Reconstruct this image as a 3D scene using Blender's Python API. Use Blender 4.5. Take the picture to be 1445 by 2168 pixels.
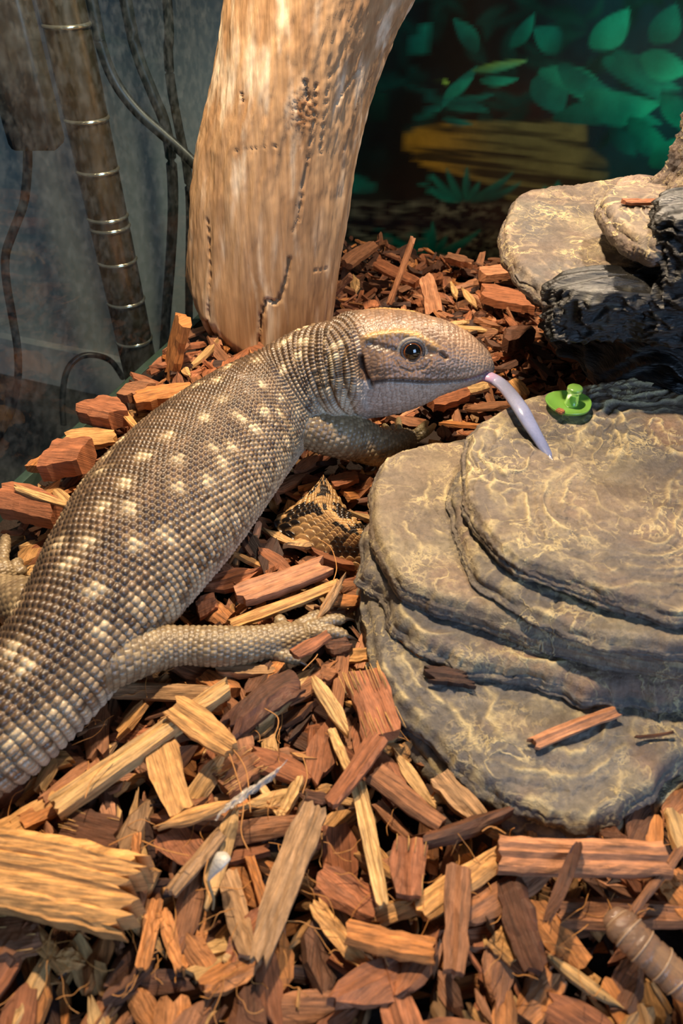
import bpy, math, random
import numpy as np
from mathutils import Vector

for o in list(bpy.data.objects): bpy.data.objects.remove(o)
S = bpy.context.scene
COL = S.collection
random.seed(7); rng = np.random.default_rng(7)

# ------------------------------------------------------------------ camera
YAW = math.radians(20.0); PITCH = math.radians(42.0); H = 0.28; F = 1511.0
cy_, sy_ = math.cos(YAW), math.sin(YAW); cp, sp = math.cos(PITCH), math.sin(PITCH)
cam_d = bpy.data.cameras.new('camera'); cam = bpy.data.objects.new('camera', cam_d); COL.objects.link(cam)
cam_d.sensor_fit = 'VERTICAL'; cam_d.sensor_height = 36.0; cam_d.lens = 36.0 * F / 2168.0
cam_d.clip_start = 0.01; cam_d.clip_end = 20
cam.location = (0, 0, H); cam.rotation_euler = (math.pi / 2 - PITCH, 0, YAW)
cam_d.dof.use_dof = True; cam_d.dof.focus_distance = 0.44; cam_d.dof.aperture_fstop = 14.0
S.camera = cam
S.view_settings.view_transform = 'Standard'; S.view_settings.look = 'None'
S.view_settings.gamma = 1.0; S.view_settings.use_curve_mapping = False
S.view_settings.exposure = 0.22

def W(p):                      # view-aligned frame -> world (the tank's own axes)
    return Vector((p[0] * cy_ - p[1] * sy_, p[0] * sy_ + p[1] * cy_, p[2]))
def Cf(p):                     # world -> view-aligned frame
    return np.array([p[0] * cy_ + p[1] * sy_, -p[0] * sy_ + p[1] * cy_, p[2]])
def ray(u, v):
    dx = (u - 722.5) / F; dy = (1084.0 - v) / F
    return np.array([dx, cp + dy * sp, -sp + dy * cp])
def pz(u, v, z):               # the pixel's point at height z
    r = ray(u, v); t = (z - H) / r[2]; p = r * t; p[2] = z; return p
def py(u, v, y):               # the pixel's point at distance y from the camera's foot
    r = ray(u, v); t = y / r[1]; return np.array([r[0] * t, y, H + r[2] * t])
def proj(P):                   # many points -> pixels
    d = P - np.array([0, 0, H])
    f = d[:, 1] * cp - d[:, 2] * sp; up = d[:, 1] * sp + d[:, 2] * cp
    return 722.5 + F * d[:, 0] / f, 1084.0 - F * up / f

# ------------------------------------------------------------------ light
wd = bpy.data.worlds.new('world'); S.world = wd; wd.use_nodes = True
bg = wd.node_tree.nodes['Background']; bg.inputs[0].default_value = (0.50, 0.63, 0.80, 1); bg.inputs[1].default_value = 0.08
def spot(name, loc, tgt, watts, col, size, angle=110, blend=0.6):
    d = bpy.data.lights.new(name, 'SPOT'); d.energy = watts; d.color = col; d.shadow_soft_size = size
    d.spot_size = math.radians(angle); d.spot_blend = blend
    o = bpy.data.objects.new(name, d); COL.objects.link(o)
    a = W(loc); b = W(tgt); o.location = a; o.rotation_euler = (b - a).to_track_quat('-Z', 'Y').to_euler(); return o
spot('basking_lamp_offscreen', (-0.02, 0.375, 0.51), (-0.03, 0.28, 0), 17.5, (1.0, 0.78, 0.53), 0.010, 140)
spot('heat_lamp_offscreen', (0.24, 0.57, 0.48), (0.16, 0.30, 0), 9.0, (1.0, 0.80, 0.58), 0.010, 130)
d = bpy.data.lights.new('room_window_offscreen', 'AREA'); d.energy = 40.0; d.color = (0.42, 0.64, 1.0); d.size = 1.2; d.size_y = 1.4; d.shape = 'RECTANGLE'
o = bpy.data.objects.new('room_window_offscreen', d); COL.objects.link(o); a = W((1.35, -1.75, 1.0)); b = W((0.1, 0.25, 0.0))
o.location = a; o.rotation_euler = (b - a).to_track_quat('-Z', 'Y').to_euler()


# ------------------------------------------------------------------ helpers
def lin(c):
    c = np.asarray(c, float) / 255.0
    return np.where(c <= 0.04045, c / 12.92, ((c + 0.055) / 1.055) ** 2.4)
def lerp(a, b, t): return a + (b - a) * t
def sstep(a, b, x):
    t = np.clip((x - a) / (b - a), 0, 1); return t * t * (3 - 2 * t)
_perm = np.random.default_rng(3).permutation(256); _perm = np.concatenate([_perm, _perm, _perm])
_grad = np.random.default_rng(4).normal(size=(256, 3)); _grad /= np.linalg.norm(_grad, axis=1)[:, None]
def noise(x, y, z=0.0):
    x, y, z = np.broadcast_arrays(np.asarray(x, float), np.asarray(y, float), np.asarray(z, float))
    xi = np.floor(x).astype(int); yi = np.floor(y).astype(int); zi = np.floor(z).astype(int)
    xf = x - xi; yf = y - yi; zf = z - zi; xi &= 255; yi &= 255; zi &= 255
    f = lambda t: t * t * t * (t * (t * 6 - 15) + 10)
    u, v, w = f(xf), f(yf), f(zf)
    def g(i, j, k):
        h = _perm[_perm[_perm[(xi + i) & 255] + ((yi + j) & 255)] + ((zi + k) & 255)]
        q = _grad[h]; return q[..., 0] * (xf - i) + q[..., 1] * (yf - j) + q[..., 2] * (zf - k)
    a = lerp(lerp(g(0,0,0), g(1,0,0), u), lerp(g(0,1,0), g(1,1,0), u), v)
    b = lerp(lerp(g(0,0,1), g(1,0,1), u), lerp(g(0,1,1), g(1,1,1), u), v)
    return lerp(a, b, w) * 1.6
def fbm(x, y, z=0.0, o=4):
    s = 0; a = 1.0
    for i in range(o):
        s = s + a * noise(x * 2**i + 17 * i, y * 2**i - 9 * i, np.asarray(z) * 2**i + 5 * i); a *= 0.5
    return s
def hash01(*a):
    h = 0
    for k, q in enumerate(a): h = h + np.asarray(q, float) * (12.9898 + 65.233 * k)
    return np.abs(np.sin(h) * 43758.5453) % 1.0
def crom(P, n, closed=False):
    P = np.asarray(P, float); N = len(P); out = []
    segs = N if closed else N - 1
    ts = np.linspace(0, segs, n, endpoint=not closed)
    for t in ts:
        i = min(int(t), segs - 1); f = t - i
        if closed: a, b, c, d_ = P[(i-1) % N], P[i % N], P[(i+1) % N], P[(i+2) % N]
        else: a, b, c, d_ = P[max(i-1, 0)], P[i], P[i+1], P[min(i+2, N-1)]
        out.append(0.5 * (2*b + (c-a)*f + (2*a-5*b+4*c-d_)*f*f + (3*b-a-3*c+d_)*f**3))
    return np.array(out)

def mesh_np(name, V, faces, cols=None, uvs=None, smooth=True):
    me = bpy.data.meshes.new(name)
    V = np.asarray(V, np.float32)
    if isinstance(faces, np.ndarray):
        nf, k = faces.shape; lt = np.full(nf, k, np.int32); li = faces.ravel().astype(np.int32)
    else:
        lt = np.array([len(f) for f in faces], np.int32); li = np.array([i for f in faces for i in f], np.int32)
    ls = np.concatenate([[0], np.cumsum(lt)[:-1]]).astype(np.int32)
    me.vertices.add(len(V)); me.vertices.foreach_set('co', V.ravel())
    me.loops.add(len(li)); me.loops.foreach_set('vertex_index', li)
    me.polygons.add(len(lt)); me.polygons.foreach_set('loop_start', ls)
    if cols is not None:
        c = np.ones((len(V), 4), np.float32); c[:, :3] = cols
        at = me.color_attributes.new('Col', 'FLOAT_COLOR', 'POINT'); at.data.foreach_set('color', c.ravel())
    if uvs is not None:
        ul = me.uv_layers.new(name='UVMap'); ul.data.foreach_set('uv', np.asarray(uvs, np.float32)[li].ravel())
    me.update(calc_edges=True); me.validate()
    me.polygons.foreach_set('use_smooth', np.full(len(me.polygons), smooth))
    return me
def link(name, data, parent=None, loc=(0,0,0), rot=(0,0,0)):
    o = bpy.data.objects.new(name, data); COL.objects.link(o); o.location = loc; o.rotation_euler = rot
    if parent: o.parent = parent
    return o
def tag(o, label=None, cat=None, group=None, kind=None):
    if label: o['label'] = label
    if cat: o['category'] = cat
    if group: o['group'] = group
    if kind: o['kind'] = kind
    return o
def mk(name, V, F_, mat, parent=None, base=(0,0,0), cols=None, uvs=None, smooth=True):
    """V in the view-aligned frame; base = the thing's foot in the same frame"""
    me = mesh_np(name, np.asarray(V) - np.asarray(base), F_, cols, uvs, smooth)
    if mat: me.materials.append(mat)
    if parent: return link(name, me, parent)
    return link(name, me, None, W(base), (0, 0, YAW))
def thing(name, base, label, cat, group=None):
    return tag(link(name, None, None, W(base), (0, 0, YAW)), label, cat, group)
def grid_faces(n, m, close_m=False, off=0):
    i, j = np.meshgrid(np.arange(n - 1), np.arange(m if close_m else m - 1), indexing='ij')
    j2 = (j + 1) % m
    f = np.stack([i*m + j, i*m + j2, (i+1)*m + j2, (i+1)*m + j], -1).reshape(-1, 4)
    return f + off
def frames(P):
    P = np.asarray(P); T = np.gradient(P, axis=0); T /= np.linalg.norm(T, axis=1)[:, None] + 1e-12
    return T
def tube(P, R, n=8, up=(0,0,1), b=None, cap=True, flip=False):
    """closed tube round path P, half-width R (and half-height b)"""
    P = np.asarray(P, float); T = frames(P); R = np.broadcast_to(R, len(P)); b = R if b is None else np.broadcast_to(b, len(P))
    upv = np.array(up, float); Sd = np.cross(T, upv); nn = np.linalg.norm(Sd, axis=1)
    Sd[nn < 0.05] = np.cross(T[nn < 0.05], [0.3, 1, 0.1]); Sd /= np.linalg.norm(Sd, axis=1)[:, None]
    U = np.cross(Sd, T); a = np.linspace(0, 2*np.pi, n, endpoint=False)
    V = P[:, None] + (R[:, None]*np.cos(a))[..., None]*Sd[:, None] + (b[:, None]*np.sin(a))[..., None]*U[:, None]
    V = V.reshape(-1, 3); Fs = [tuple(f) for f in grid_faces(len(P), n, True)[:, ::-1]]
    if cap:
        m = len(V); V = np.vstack([V, P[0] - T[0]*R[0]*0.35, P[-1] + T[-1]*R[-1]*0.35])
        L = (len(P)-1)*n
        for j in range(n):
            j2 = (j+1) % n
            Fs.append((m, j, j2)[::-1] if False else (j, j2, m)); Fs.append((L + j2, L + j, m + 1))
    return V, Fs
def join(parts):
    V = []; Fs = []; off = 0
    for v, f in parts:
        V.append(v); Fs += [tuple(i + off for i in q) for q in f]; off += len(v)
    return np.vstack(V), Fs

# ------------------------------------------------------------------ materials
def nmat(name):
    m = bpy.data.materials.new(name); m.use_nodes = True; nt = m.node_tree
    return m, nt, nt.nodes['Principled BSDF']
def plain(name, srgb, rough=0.5, metal=0.0, spec=0.5, bump=0.0, bscale=200.0, var=0.0):
    m, nt, p = nmat(name); c = (*lin(srgb), 1)
    p.inputs['Base Color'].default_value = c; p.inputs['Roughness'].default_value = rough; p.inputs['Metallic'].default_value = metal
    p.inputs['Specular IOR Level'].default_value = spec
    tc = nt.nodes.new('ShaderNodeTexCoord'); nz = nt.nodes.new('ShaderNodeTexNoise'); nz.inputs['Scale'].default_value = bscale; nz.inputs['Detail'].default_value = 5
    nt.links.new(tc.outputs['Object'], nz.inputs['Vector'])
    if bump:
        b = nt.nodes.new('ShaderNodeBump'); b.inputs['Strength'].default_value = bump; b.inputs['Distance'].default_value = 0.001
        nt.links.new(nz.outputs['Fac'], b.inputs['Height']); nt.links.new(b.outputs['Normal'], p.inputs['Normal'])
    if var:
        mx = nt.nodes.new('ShaderNodeMix'); mx.data_type = 'RGBA'; mx.inputs[6].default_value = tuple(q * (1 - var) for q in c[:3]) + (1,); mx.inputs[7].default_value = tuple(min(1, q * (1 + var)) for q in c[:3]) + (1,)
        nt.links.new(nz.outputs['Fac'], mx.inputs[0]); nt.links.new(mx.outputs[2], p.inputs['Base Color'])
    return m
def vcol(name, rough=0.5, spec=0.5, bump=0.3, bscale=600.0, bdist=0.0006, var=0.35, stretch=(1,1,1), uv=False, coat=0.0, detail=6, sss=0.0):
    m, nt, p = nmat(name); N = nt.nodes; L = nt.links
    at = N.new('ShaderNodeVertexColor'); at.layer_name = 'Col'
    tc = N.new('ShaderNodeTexCoord'); mp = N.new('ShaderNodeMapping'); mp.inputs['Scale'].default_value = stretch
    L.new(tc.outputs['UV' if uv else 'Object'], mp.inputs['Vector'])
    nz = N.new('ShaderNodeTexNoise'); nz.inputs['Scale'].default_value = bscale; nz.inputs['Detail'].default_value = detail; nz.inputs['Roughness'].default_value = 0.6
    L.new(mp.outputs['Vector'], nz.inputs['Vector'])
    mr = N.new('ShaderNodeMapRange'); mr.inputs['From Min'].default_value = 0.3; mr.inputs['From Max'].default_value = 0.7
    mr.inputs['To Min'].default_value = 1 - var; mr.inputs['To Max'].default_value = 1 + var * 0.8
    L.new(nz.outputs['Fac'], mr.inputs['Value'])
    vm = N.new('ShaderNodeVectorMath'); vm.operation = 'SCALE'; L.new(at.outputs['Color'], vm.inputs[0]); L.new(mr.outputs['Result'], vm.inputs['Scale'])
    L.new(vm.outputs['Vector'], p.inputs['Base Color'])
    b = N.new('ShaderNodeBump'); b.inputs['Strength'].default_value = bump; b.inputs['Distance'].default_value = bdist
    L.new(nz.outputs['Fac'], b.inputs['Height']); L.new(b.outputs['Normal'], p.inputs['Normal'])
    p.inputs['Roughness'].default_value = rough; p.inputs['Specular IOR Level'].default_value = spec; p.inputs['Coat Weight'].default_value = coat
    if sss: p.inputs['Subsurface Weight'].default_value = sss; p.inputs['Subsurface Radius'].default_value = (0.004, 0.002, 0.001); p.inputs['Subsurface Scale'].default_value = 0.3
    return m
def wood_mat():
    m, nt, p = nmat('chip_wood'); N = nt.nodes; L = nt.links
    at = N.new('ShaderNodeVertexColor'); at.layer_name = 'Col'; tc = N.new('ShaderNodeTexCoord')
    def nz(sc, det):
        mp = N.new('ShaderNodeMapping'); mp.inputs['Scale'].default_value = sc; L.new(tc.outputs['UV'], mp.inputs['Vector'])
        q = N.new('ShaderNodeTexNoise'); q.inputs['Scale'].default_value = 1; q.inputs['Detail'].default_value = det; q.inputs['Roughness'].default_value = .65; L.new(mp.outputs['Vector'], q.inputs['Vector']); return q.outputs['Fac']
    a = nz((55, 700, 1), 6); b = nz((90, 2600, 1), 3); c = nz((160, 190, 1), 5)
    def mr(x, f0, f1, t0, t1):
        q = N.new('ShaderNodeMapRange'); q.inputs['From Min'].default_value = f0; q.inputs['From Max'].default_value = f1; q.inputs['To Min'].default_value = t0; q.inputs['To Max'].default_value = t1; L.new(x, q.inputs['Value']); return q.outputs['Result']
    def mt(op, x, y):
        q = N.new('ShaderNodeMath'); q.operation = op
        for k, w in enumerate((x, y)):
            if isinstance(w, float): q.inputs[k].default_value = w
            else: L.new(w, q.inputs[k])
        return q.outputs[0]
    k = mt('MULTIPLY', mr(a, .33, .52, .42, 1.12), mr(b, .30, .62, .62, 1.15)); k = mt('MULTIPLY', k, mr(c, .3, .7, .78, 1.22))
    vm = N.new('ShaderNodeVectorMath'); vm.operation = 'SCALE'; L.new(at.outputs['Color'], vm.inputs[0]); L.new(k, vm.inputs['Scale']); L.new(vm.outputs['Vector'], p.inputs['Base Color'])
    hgt = mt('ADD', mt('MULTIPLY', a, 1.0), mt('MULTIPLY', b, .45)); bp = N.new('ShaderNodeBump'); bp.inputs['Strength'].default_value = 1.0; bp.inputs['Distance'].default_value = .0011; L.new(hgt, bp.inputs['Height']); L.new(bp.outputs['Normal'], p.inputs['Normal'])
    p.inputs['Roughness'].default_value = .55; p.inputs['Specular IOR Level'].default_value = .4; return m
M_wood = wood_mat()
def rock_mat():
    m, nt, p = nmat('painted_resin'); N = nt.nodes; L = nt.links
    at = N.new('ShaderNodeVertexColor'); at.layer_name = 'Col'; tc = N.new('ShaderNodeTexCoord')
    def nz(sc, det, dist=0.0, rough=.55):
        q = N.new('ShaderNodeTexNoise'); q.inputs['Scale'].default_value = sc; q.inputs['Detail'].default_value = det; q.inputs['Roughness'].default_value = rough; q.inputs['Distortion'].default_value = dist; L.new(tc.outputs['Object'], q.inputs['Vector']); return q.outputs['Fac']
    def mr(x, f0, f1, t0, t1):
        q = N.new('ShaderNodeMapRange'); q.inputs['From Min'].default_value = f0; q.inputs['From Max'].default_value = f1; q.inputs['To Min'].default_value = t0; q.inputs['To Max'].default_value = t1; L.new(x, q.inputs['Value']); return q.outputs['Result']
    def mt(op, x, y=0.0):
        q = N.new('ShaderNodeMath'); q.operation = op
        for k, w in enumerate((x, y)):
            if isinstance(w, float): q.inputs[k].default_value = w
            else: L.new(w, q.inputs[k])
        return q.outputs[0]
    def vein(sc, wd, det, dist): return mr(mt('ABSOLUTE', mt('SUBTRACT', nz(sc, det, dist), .5)), 0.0, wd, 1.0, 0.0)
    v1 = mt('MULTIPLY', vein(58, .022, 5, .6), mr(nz(38, 3), .46, .60, 0.0, 1.0)); v2 = mt('MULTIPLY', vein(170, .05, 4, .4), mr(nz(45, 3), .48, .66, 0.0, .8))
    v = mt('MAXIMUM', v1, v2); gr = nz(420, 7, 0, .7); sp = nz(1300, 3, 0, .6)
    k = mt('MULTIPLY', mr(gr, .3, .7, .66, 1.3), mr(nz(90, 5), .3, .7, .8, 1.2)); k = mt('MULTIPLY', k, mr(sp, .62, .74, 1.0, .55))
    vm = N.new('ShaderNodeVectorMath'); vm.operation = 'SCALE'; L.new(at.outputs['Color'], vm.inputs[0]); L.new(k, vm.inputs['Scale'])
    mx = N.new('ShaderNodeMix'); mx.data_type = 'RGBA'; mx.inputs[7].default_value = (*lin((214, 194, 146)), 1); L.new(vm.outputs['Vector'], mx.inputs[6]); L.new(mt('MULTIPLY', v, .75), mx.inputs[0]); L.new(mx.outputs[2], p.inputs['Base Color'])
    hgt = mt('ADD', mt('MULTIPLY', v, .45), mt('ADD', mt('MULTIPLY', gr, 1.1), mt('MULTIPLY', sp, .25))); bp = N.new('ShaderNodeBump'); bp.inputs['Strength'].default_value = .9; bp.inputs['Distance'].default_value = .0010; L.new(hgt, bp.inputs['Height']); L.new(bp.outputs['Normal'], p.inputs['Normal'])
    p.inputs['Roughness'].default_value = .45; p.inputs['Specular IOR Level'].default_value = .5; return m
M_rock = rock_mat()
M_dark = vcol('wet_black_resin', rough=0.33, spec=0.6, bump=1.0, bscale=1.0, bdist=0.0016, var=0.4, stretch=(110, 110, 900))
M_log = vcol('driftwood', rough=0.55, spec=0.35, bump=0.7, bscale=1.0, bdist=0.0009, var=0.26, stretch=(420, 420, 11), detail=9)
M_skin = vcol('reptile_skin', rough=0.37, spec=0.5, bump=0.25, bscale=1500.0, bdist=0.0003, var=0.22)
M_print = vcol('printed_backdrop', rough=0.25, spec=0.4, bump=0.0, bscale=60.0, var=0.18)
M_claw = plain('claw_horn', (60, 50, 42), 0.3, var=0.3)
M_soil = plain('soil', (38, 24, 15), 0.9, bump=1.0, bscale=500, var=0.5)
def glass_mat(name, tint=(0.93, 0.97, 0.96), refl=1.0, dust=0.0):
    m = bpy.data.materials.new(name); m.use_nodes = True; nt = m.node_tree; N = nt.nodes; L = nt.links; N.clear()
    out = N.new('ShaderNodeOutputMaterial'); tr = N.new('ShaderNodeBsdfTransparent'); tr.inputs[0].default_value = (*tint, 1)
    gl = N.new('ShaderNodeBsdfGlossy'); gl.inputs['Roughness'].default_value = 0.02; ge = N.new('ShaderNodeNewGeometry'); dt = N.new('ShaderNodeVectorMath'); dt.operation = 'DOT_PRODUCT'; L.new(ge.outputs['Incoming'], dt.inputs[0]); L.new(ge.outputs['Normal'], dt.inputs[1])
    def mth(op, a, b=None):
        q = N.new('ShaderNodeMath'); q.operation = op
        for k, w in enumerate((a, b)):
            if w is None: continue
            if isinstance(w, (int, float)): q.inputs[k].default_value = w
            else: L.new(w, q.inputs[k])
        return q
    fr = mth('ADD', mth('MULTIPLY', mth('POWER', mth('SUBTRACT', 1.0, mth('ABSOLUTE', dt.outputs['Value']).outputs[0]).outputs[0], 5.0).outputs[0], .75).outputs[0], .025)
    mx = N.new('ShaderNodeMixShader'); L.new(fr.outputs[0], mx.inputs[0]); L.new(tr.outputs[0], mx.inputs[1]); L.new(gl.outputs[0], mx.inputs[2])
    if dust:
        df = N.new('ShaderNodeBsdfDiffuse'); df.inputs[0].default_value = (0.55, 0.6, 0.6, 1); m2 = N.new('ShaderNodeMixShader')
        tc = N.new('ShaderNodeTexCoord'); nz = N.new('ShaderNodeTexNoise'); nz.inputs['Scale'].default_value = 160; nz.inputs['Detail'].default_value = 8
        L.new(tc.outputs['Object'], nz.inputs['Vector']); mr = N.new('ShaderNodeMapRange'); mr.inputs['From Min'].default_value = 0.45; mr.inputs['From Max'].default_value = 0.85; mr.inputs['To Max'].default_value = dust
        L.new(nz.outputs['Fac'], mr.inputs['Value']); L.new(mr.outputs['Result'], m2.inputs[0]); L.new(mx.outputs[0], m2.inputs[1]); L.new(df.outputs[0], m2.inputs[2]); L.new(m2.outputs[0], out.inputs[0])
    else: L.new(mx.outputs[0], out.inputs[0])
    return m
M_glass = glass_mat('tank_glass', dust=0.05)

# ------------------------------------------------------------------ setting (built on the tank's own axes)
XL, XR, YB, YF = -0.297, 0.80, 0.691, -0.07
def box(name, lo, hi, mat, parent=None):
    lo = np.array(lo); hi = np.array(hi); c = (lo + hi) / 2; c[2] = lo[2]; h = (hi - lo) / 2
    V = np.array([[sx*h[0], sy*h[1], z] for z in (0, hi[2]-lo[2]) for sx, sy in ((-1,-1),(1,-1),(1,1),(-1,1))])
    Fs = [(3,2,1,0),(4,5,6,7),(0,1,5,4),(1,2,6,5),(2,3,7,6),(3,0,4,7)]
    me = mesh_np(name, V, Fs, smooth=False); me.materials.append(mat)
    return link(name, me, parent, Vector(c))
def ground(x, y):              # the litter's own swell, view-aligned frame
    return 0.004 * fbm(np.asarray(x) * 9, np.asarray(y) * 9, 2.2, 2) + 0.012 * np.exp(-((np.asarray(x) + 0.13)**2 + (np.asarray(y) - 0.47)**2) / 0.004)
n = 110
gx, gy = np.meshgrid(np.linspace(XL + 0.001, XR - 0.001, n), np.linspace(YF, YB - 0.001, n), indexing='ij')
cx = gx * cy_ + gy * sy_; cyy = -gx * sy_ + gy * cy_
gz = ground(cx, cyy) - 0.008
me = mesh_np('floor', np.stack([gx, gy, gz], -1).reshape(-1, 3), grid_faces(n, n)); me.materials.append(M_soil)
tag(link('floor', me), kind='structure', label='dark soil under the wood mulch')
tag(box('wall_left', (XL - 0.005, YF, -0.06), (XL, YB, 0.45), M_glass), kind='structure', label='clear glass side pane of the terrarium')
tag(box('wall_right', (XR, YF, -0.06), (XR + 0.005, YB, 0.45), M_glass), kind='structure', label='clear glass far side pane of the terrarium')
M_wall = plain('room_wall_paint', (150, 158, 158), 0.7, bump=0.1, bscale=300, var=0.06)
tag(box('wall_back', (-1.6, YB + 0.05, -0.30), (1.5, YB + 0.07, 1.2), M_wall), kind='structure', label='grey painted room wall behind the tank')
tag(box('baseboard_back', (-1.6, YB + 0.035, -0.30), (XL - 0.01, YB + 0.05, -0.235), plain('baseboard_paint', (168, 170, 172), 0.4)), kind='structure', label='pale baseboard at the foot of the wall')
tag(box('floor_room', (-1.6, -1.2, -0.32), (XL - 0.006, YB + 0.07, -0.30), plain('dark_carpet', (58, 58, 60), 0.9, bump=0.6, bscale=300, var=0.3)), kind='structure', label='dark floor beyond the glass')
tag(box('trim_1', (XL - 0.0055, YF, -0.02), (XL + 0.0008, YB, 0.0030), plain('silicone_bead', (58, 74, 64), 0.25, var=0.3)), kind='structure', label='greenish sealed lower edge of the glass')

# ---- printed backdrop
def wallpt(u, v):
    r = ray(u, v); d = W(r); t = (YB - 0.002) / d[1]; return np.array([d[0] * t, H + d[2] * t])
xs = np.concatenate([np.linspace(XL, -0.16, 16, endpoint=False), np.linspace(-0.16, 0.40, 330, endpoint=False), np.linspace(0.40, XR, 60)])
zs = np.linspace(-0.03, 0.43, 215)
PX, PZ = np.meshgrid(xs, zs, indexing='ij')
# pixel-like coordinates of each poster point, only to lay the printed drawing out on the board
pc = np.stack([PX * cy_ + (YB - .002) * sy_, -PX * sy_ + (YB - .002) * cy_, PZ], -1).reshape(-1, 3)
PU, PV = proj(pc); PU = PU.reshape(PX.shape); PV = PV.reshape(PX.shape)
C = np.zeros(PX.shape + (3,)); n1 = fbm(PX * 14, PZ * 14, 1.0); n2 = fbm(PX * 60, PZ * 60, 4.0)
teal = sstep(1050, 1350, PU) * sstep(560, 300, PV)
C[:] = lerp(lin((9, 15, 13)), lin((6, 44, 46)), np.clip(teal * 0.9 + 0.25 * n1, 0, 1)[..., None])
C = lerp(C, lin((44, 24, 18)), (np.clip(np.exp(-((PU-1090)/80)**2 - ((PV-215)/45)**2) * (0.8 + n2), 0, 1) * 0.8)[..., None])
C = lerp(C, lin((10, 50, 40)), (np.clip(np.exp(-((PU-780)/50)**2) * (n1 + .4), 0, 1) * 0.5)[..., None])
# gravel bed
gm = sstep(418, 440, PV + 8 * n1) * sstep(700, 760, PU) * sstep(1330, 1100, PU - (PV - 430))
grav = lerp(lin((16, 18, 18)), lin((120, 122, 92)), np.clip(0.30 + 1.0 * fbm(PX * 70, PZ * 150, 9.0, 3), 0, 1)[..., None])
C = lerp(C, grav, (gm * 0.8)[..., None])
C = lerp(C, lin((12, 16, 24)), (np.exp(-((PV - 472) / 16)**2) * 0.85 * sstep(700, 800, PU))[..., None])
def poly_mask(pts, soft=2.0):
    P = np.array([wallpt(*q) for q in pts]); x0, z0 = P.min(0) - .004; x1, z1 = P.max(0) + .004
    m = np.zeros(PX.shape); sel = (PX > x0) & (PX < x1) & (PZ > z0) & (PZ < z1)
    X = PX[sel]; Z = PZ[sel]; ins = np.zeros(len(X), bool); dm = np.full(len(X), 9.0)
    for i in range(len(P)):
        a = P[i]; b = P[(i+1) % len(P)]
        cr = ((a[1] > Z) != (b[1] > Z)); xi = a[0] + (Z - a[1]) * (b[0] - a[0]) / (b[1] - a[1] + 1e-12); ins ^= cr & (X < xi)
        e = b - a; t = np.clip(((X - a[0])*e[0] + (Z - a[1])*e[1]) / (e @ e + 1e-12), 0, 1); dm = np.minimum(dm, np.hypot(X - a[0] - t*e[0], Z - a[1] - t*e[1]))
    sd = np.where(ins, dm, -dm); m[sel] = sstep(-0.0009*soft, 0.0009*soft, sd); return m
# yellow log of the print
lg = poly_mask(list(crom([(858,290),(890,268),(960,260),(1080,257),(1200,254),(1238,262),(1245,310),(1285,345),(1275,385),(1180,410),(1090,425),(1040,395),(980,372),(900,352),(866,320)], 60, True)), 3)
st = fbm(PX * 8, PZ * 150, 6.0, 4)
lc = lerp(lin((150, 112, 30)), lin((92, 90, 48)), sstep(880, 1080, PU)[..., None])
lg = lg * (1 - .8*sstep(1190, 1290, PU + 14*n2))
lc = lerp(lc, lin((24, 26, 18)), np.clip(st * 2.0 + 0.3 + sstep(300, 420, PV) * 0.35, 0, 0.92)[..., None])
C = lerp(C, lc, lg[..., None])
def leaf(a, b, w, c1, c2, bend=0.0, soft=1.5):
    if a[0] > 1120 and a[0] < 1480 and c1 != (3, 40, 32): w *= 1.25; bend *= 1.6
    a = np.array(a, float); b = np.array(b, float); dv = b - a; nn = np.array([-dv[1], dv[0]]); nn /= np.linalg.norm(nn)
    t = np.linspace(0, 1, 14); mid = a + np.outer(t, dv) + np.outer(np.sin(np.pi*t) * bend, nn)
    ww = w * np.sin(np.pi * np.clip(t, 0.02, .98)**0.8) ** 0.8
    pts = np.vstack([mid + ww[:, None]*nn, (mid - ww[:, None]*nn)[::-1]])
    m = poly_mask([tuple(q) for q in pts], soft)
    g = np.clip(((PU - a[0]) * nn[0] + (PV - a[1]) * nn[1]) / max(w, 1) * 0.35 + 0.5 + 0.25 * n2, 0, 1)
    global C
    al = np.clip(((PU - a[0])*dv[0] + (PV - a[1])*dv[1])/(dv @ dv), 0, 1); cr = np.abs((PU - a[0])*nn[0] + (PV - a[1])*nn[1] - np.sin(np.pi*al)*bend)
    k = lerp(lin(c1), lin(c2), g[..., None])*(.55 + .6*al + .25*np.clip(n1, -1, 1))[..., None]
    C = lerp(C, k, m[..., None])
r4 = random.Random(9); G0 = (3, 40, 32)
for k in range(60):
    u = r4.uniform(760, 1470); v = r4.uniform(-40, 420 if u > 1150 else 260); a = r4.uniform(0, 6.28); L_ = r4.uniform(50, 130)
    leaf((u, v), (u + L_*math.cos(a), v + L_*math.sin(a)*.7), r4.uniform(8, 20), G0, (5, 58, 46), r4.uniform(-12, 12), 4)
C = lerp(C, lc, (lg*.9)[..., None])
G1, G2, G3, GY = (6, 112, 84), (4, 74, 62), (20, 140, 100), (120, 160, 60)
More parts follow.
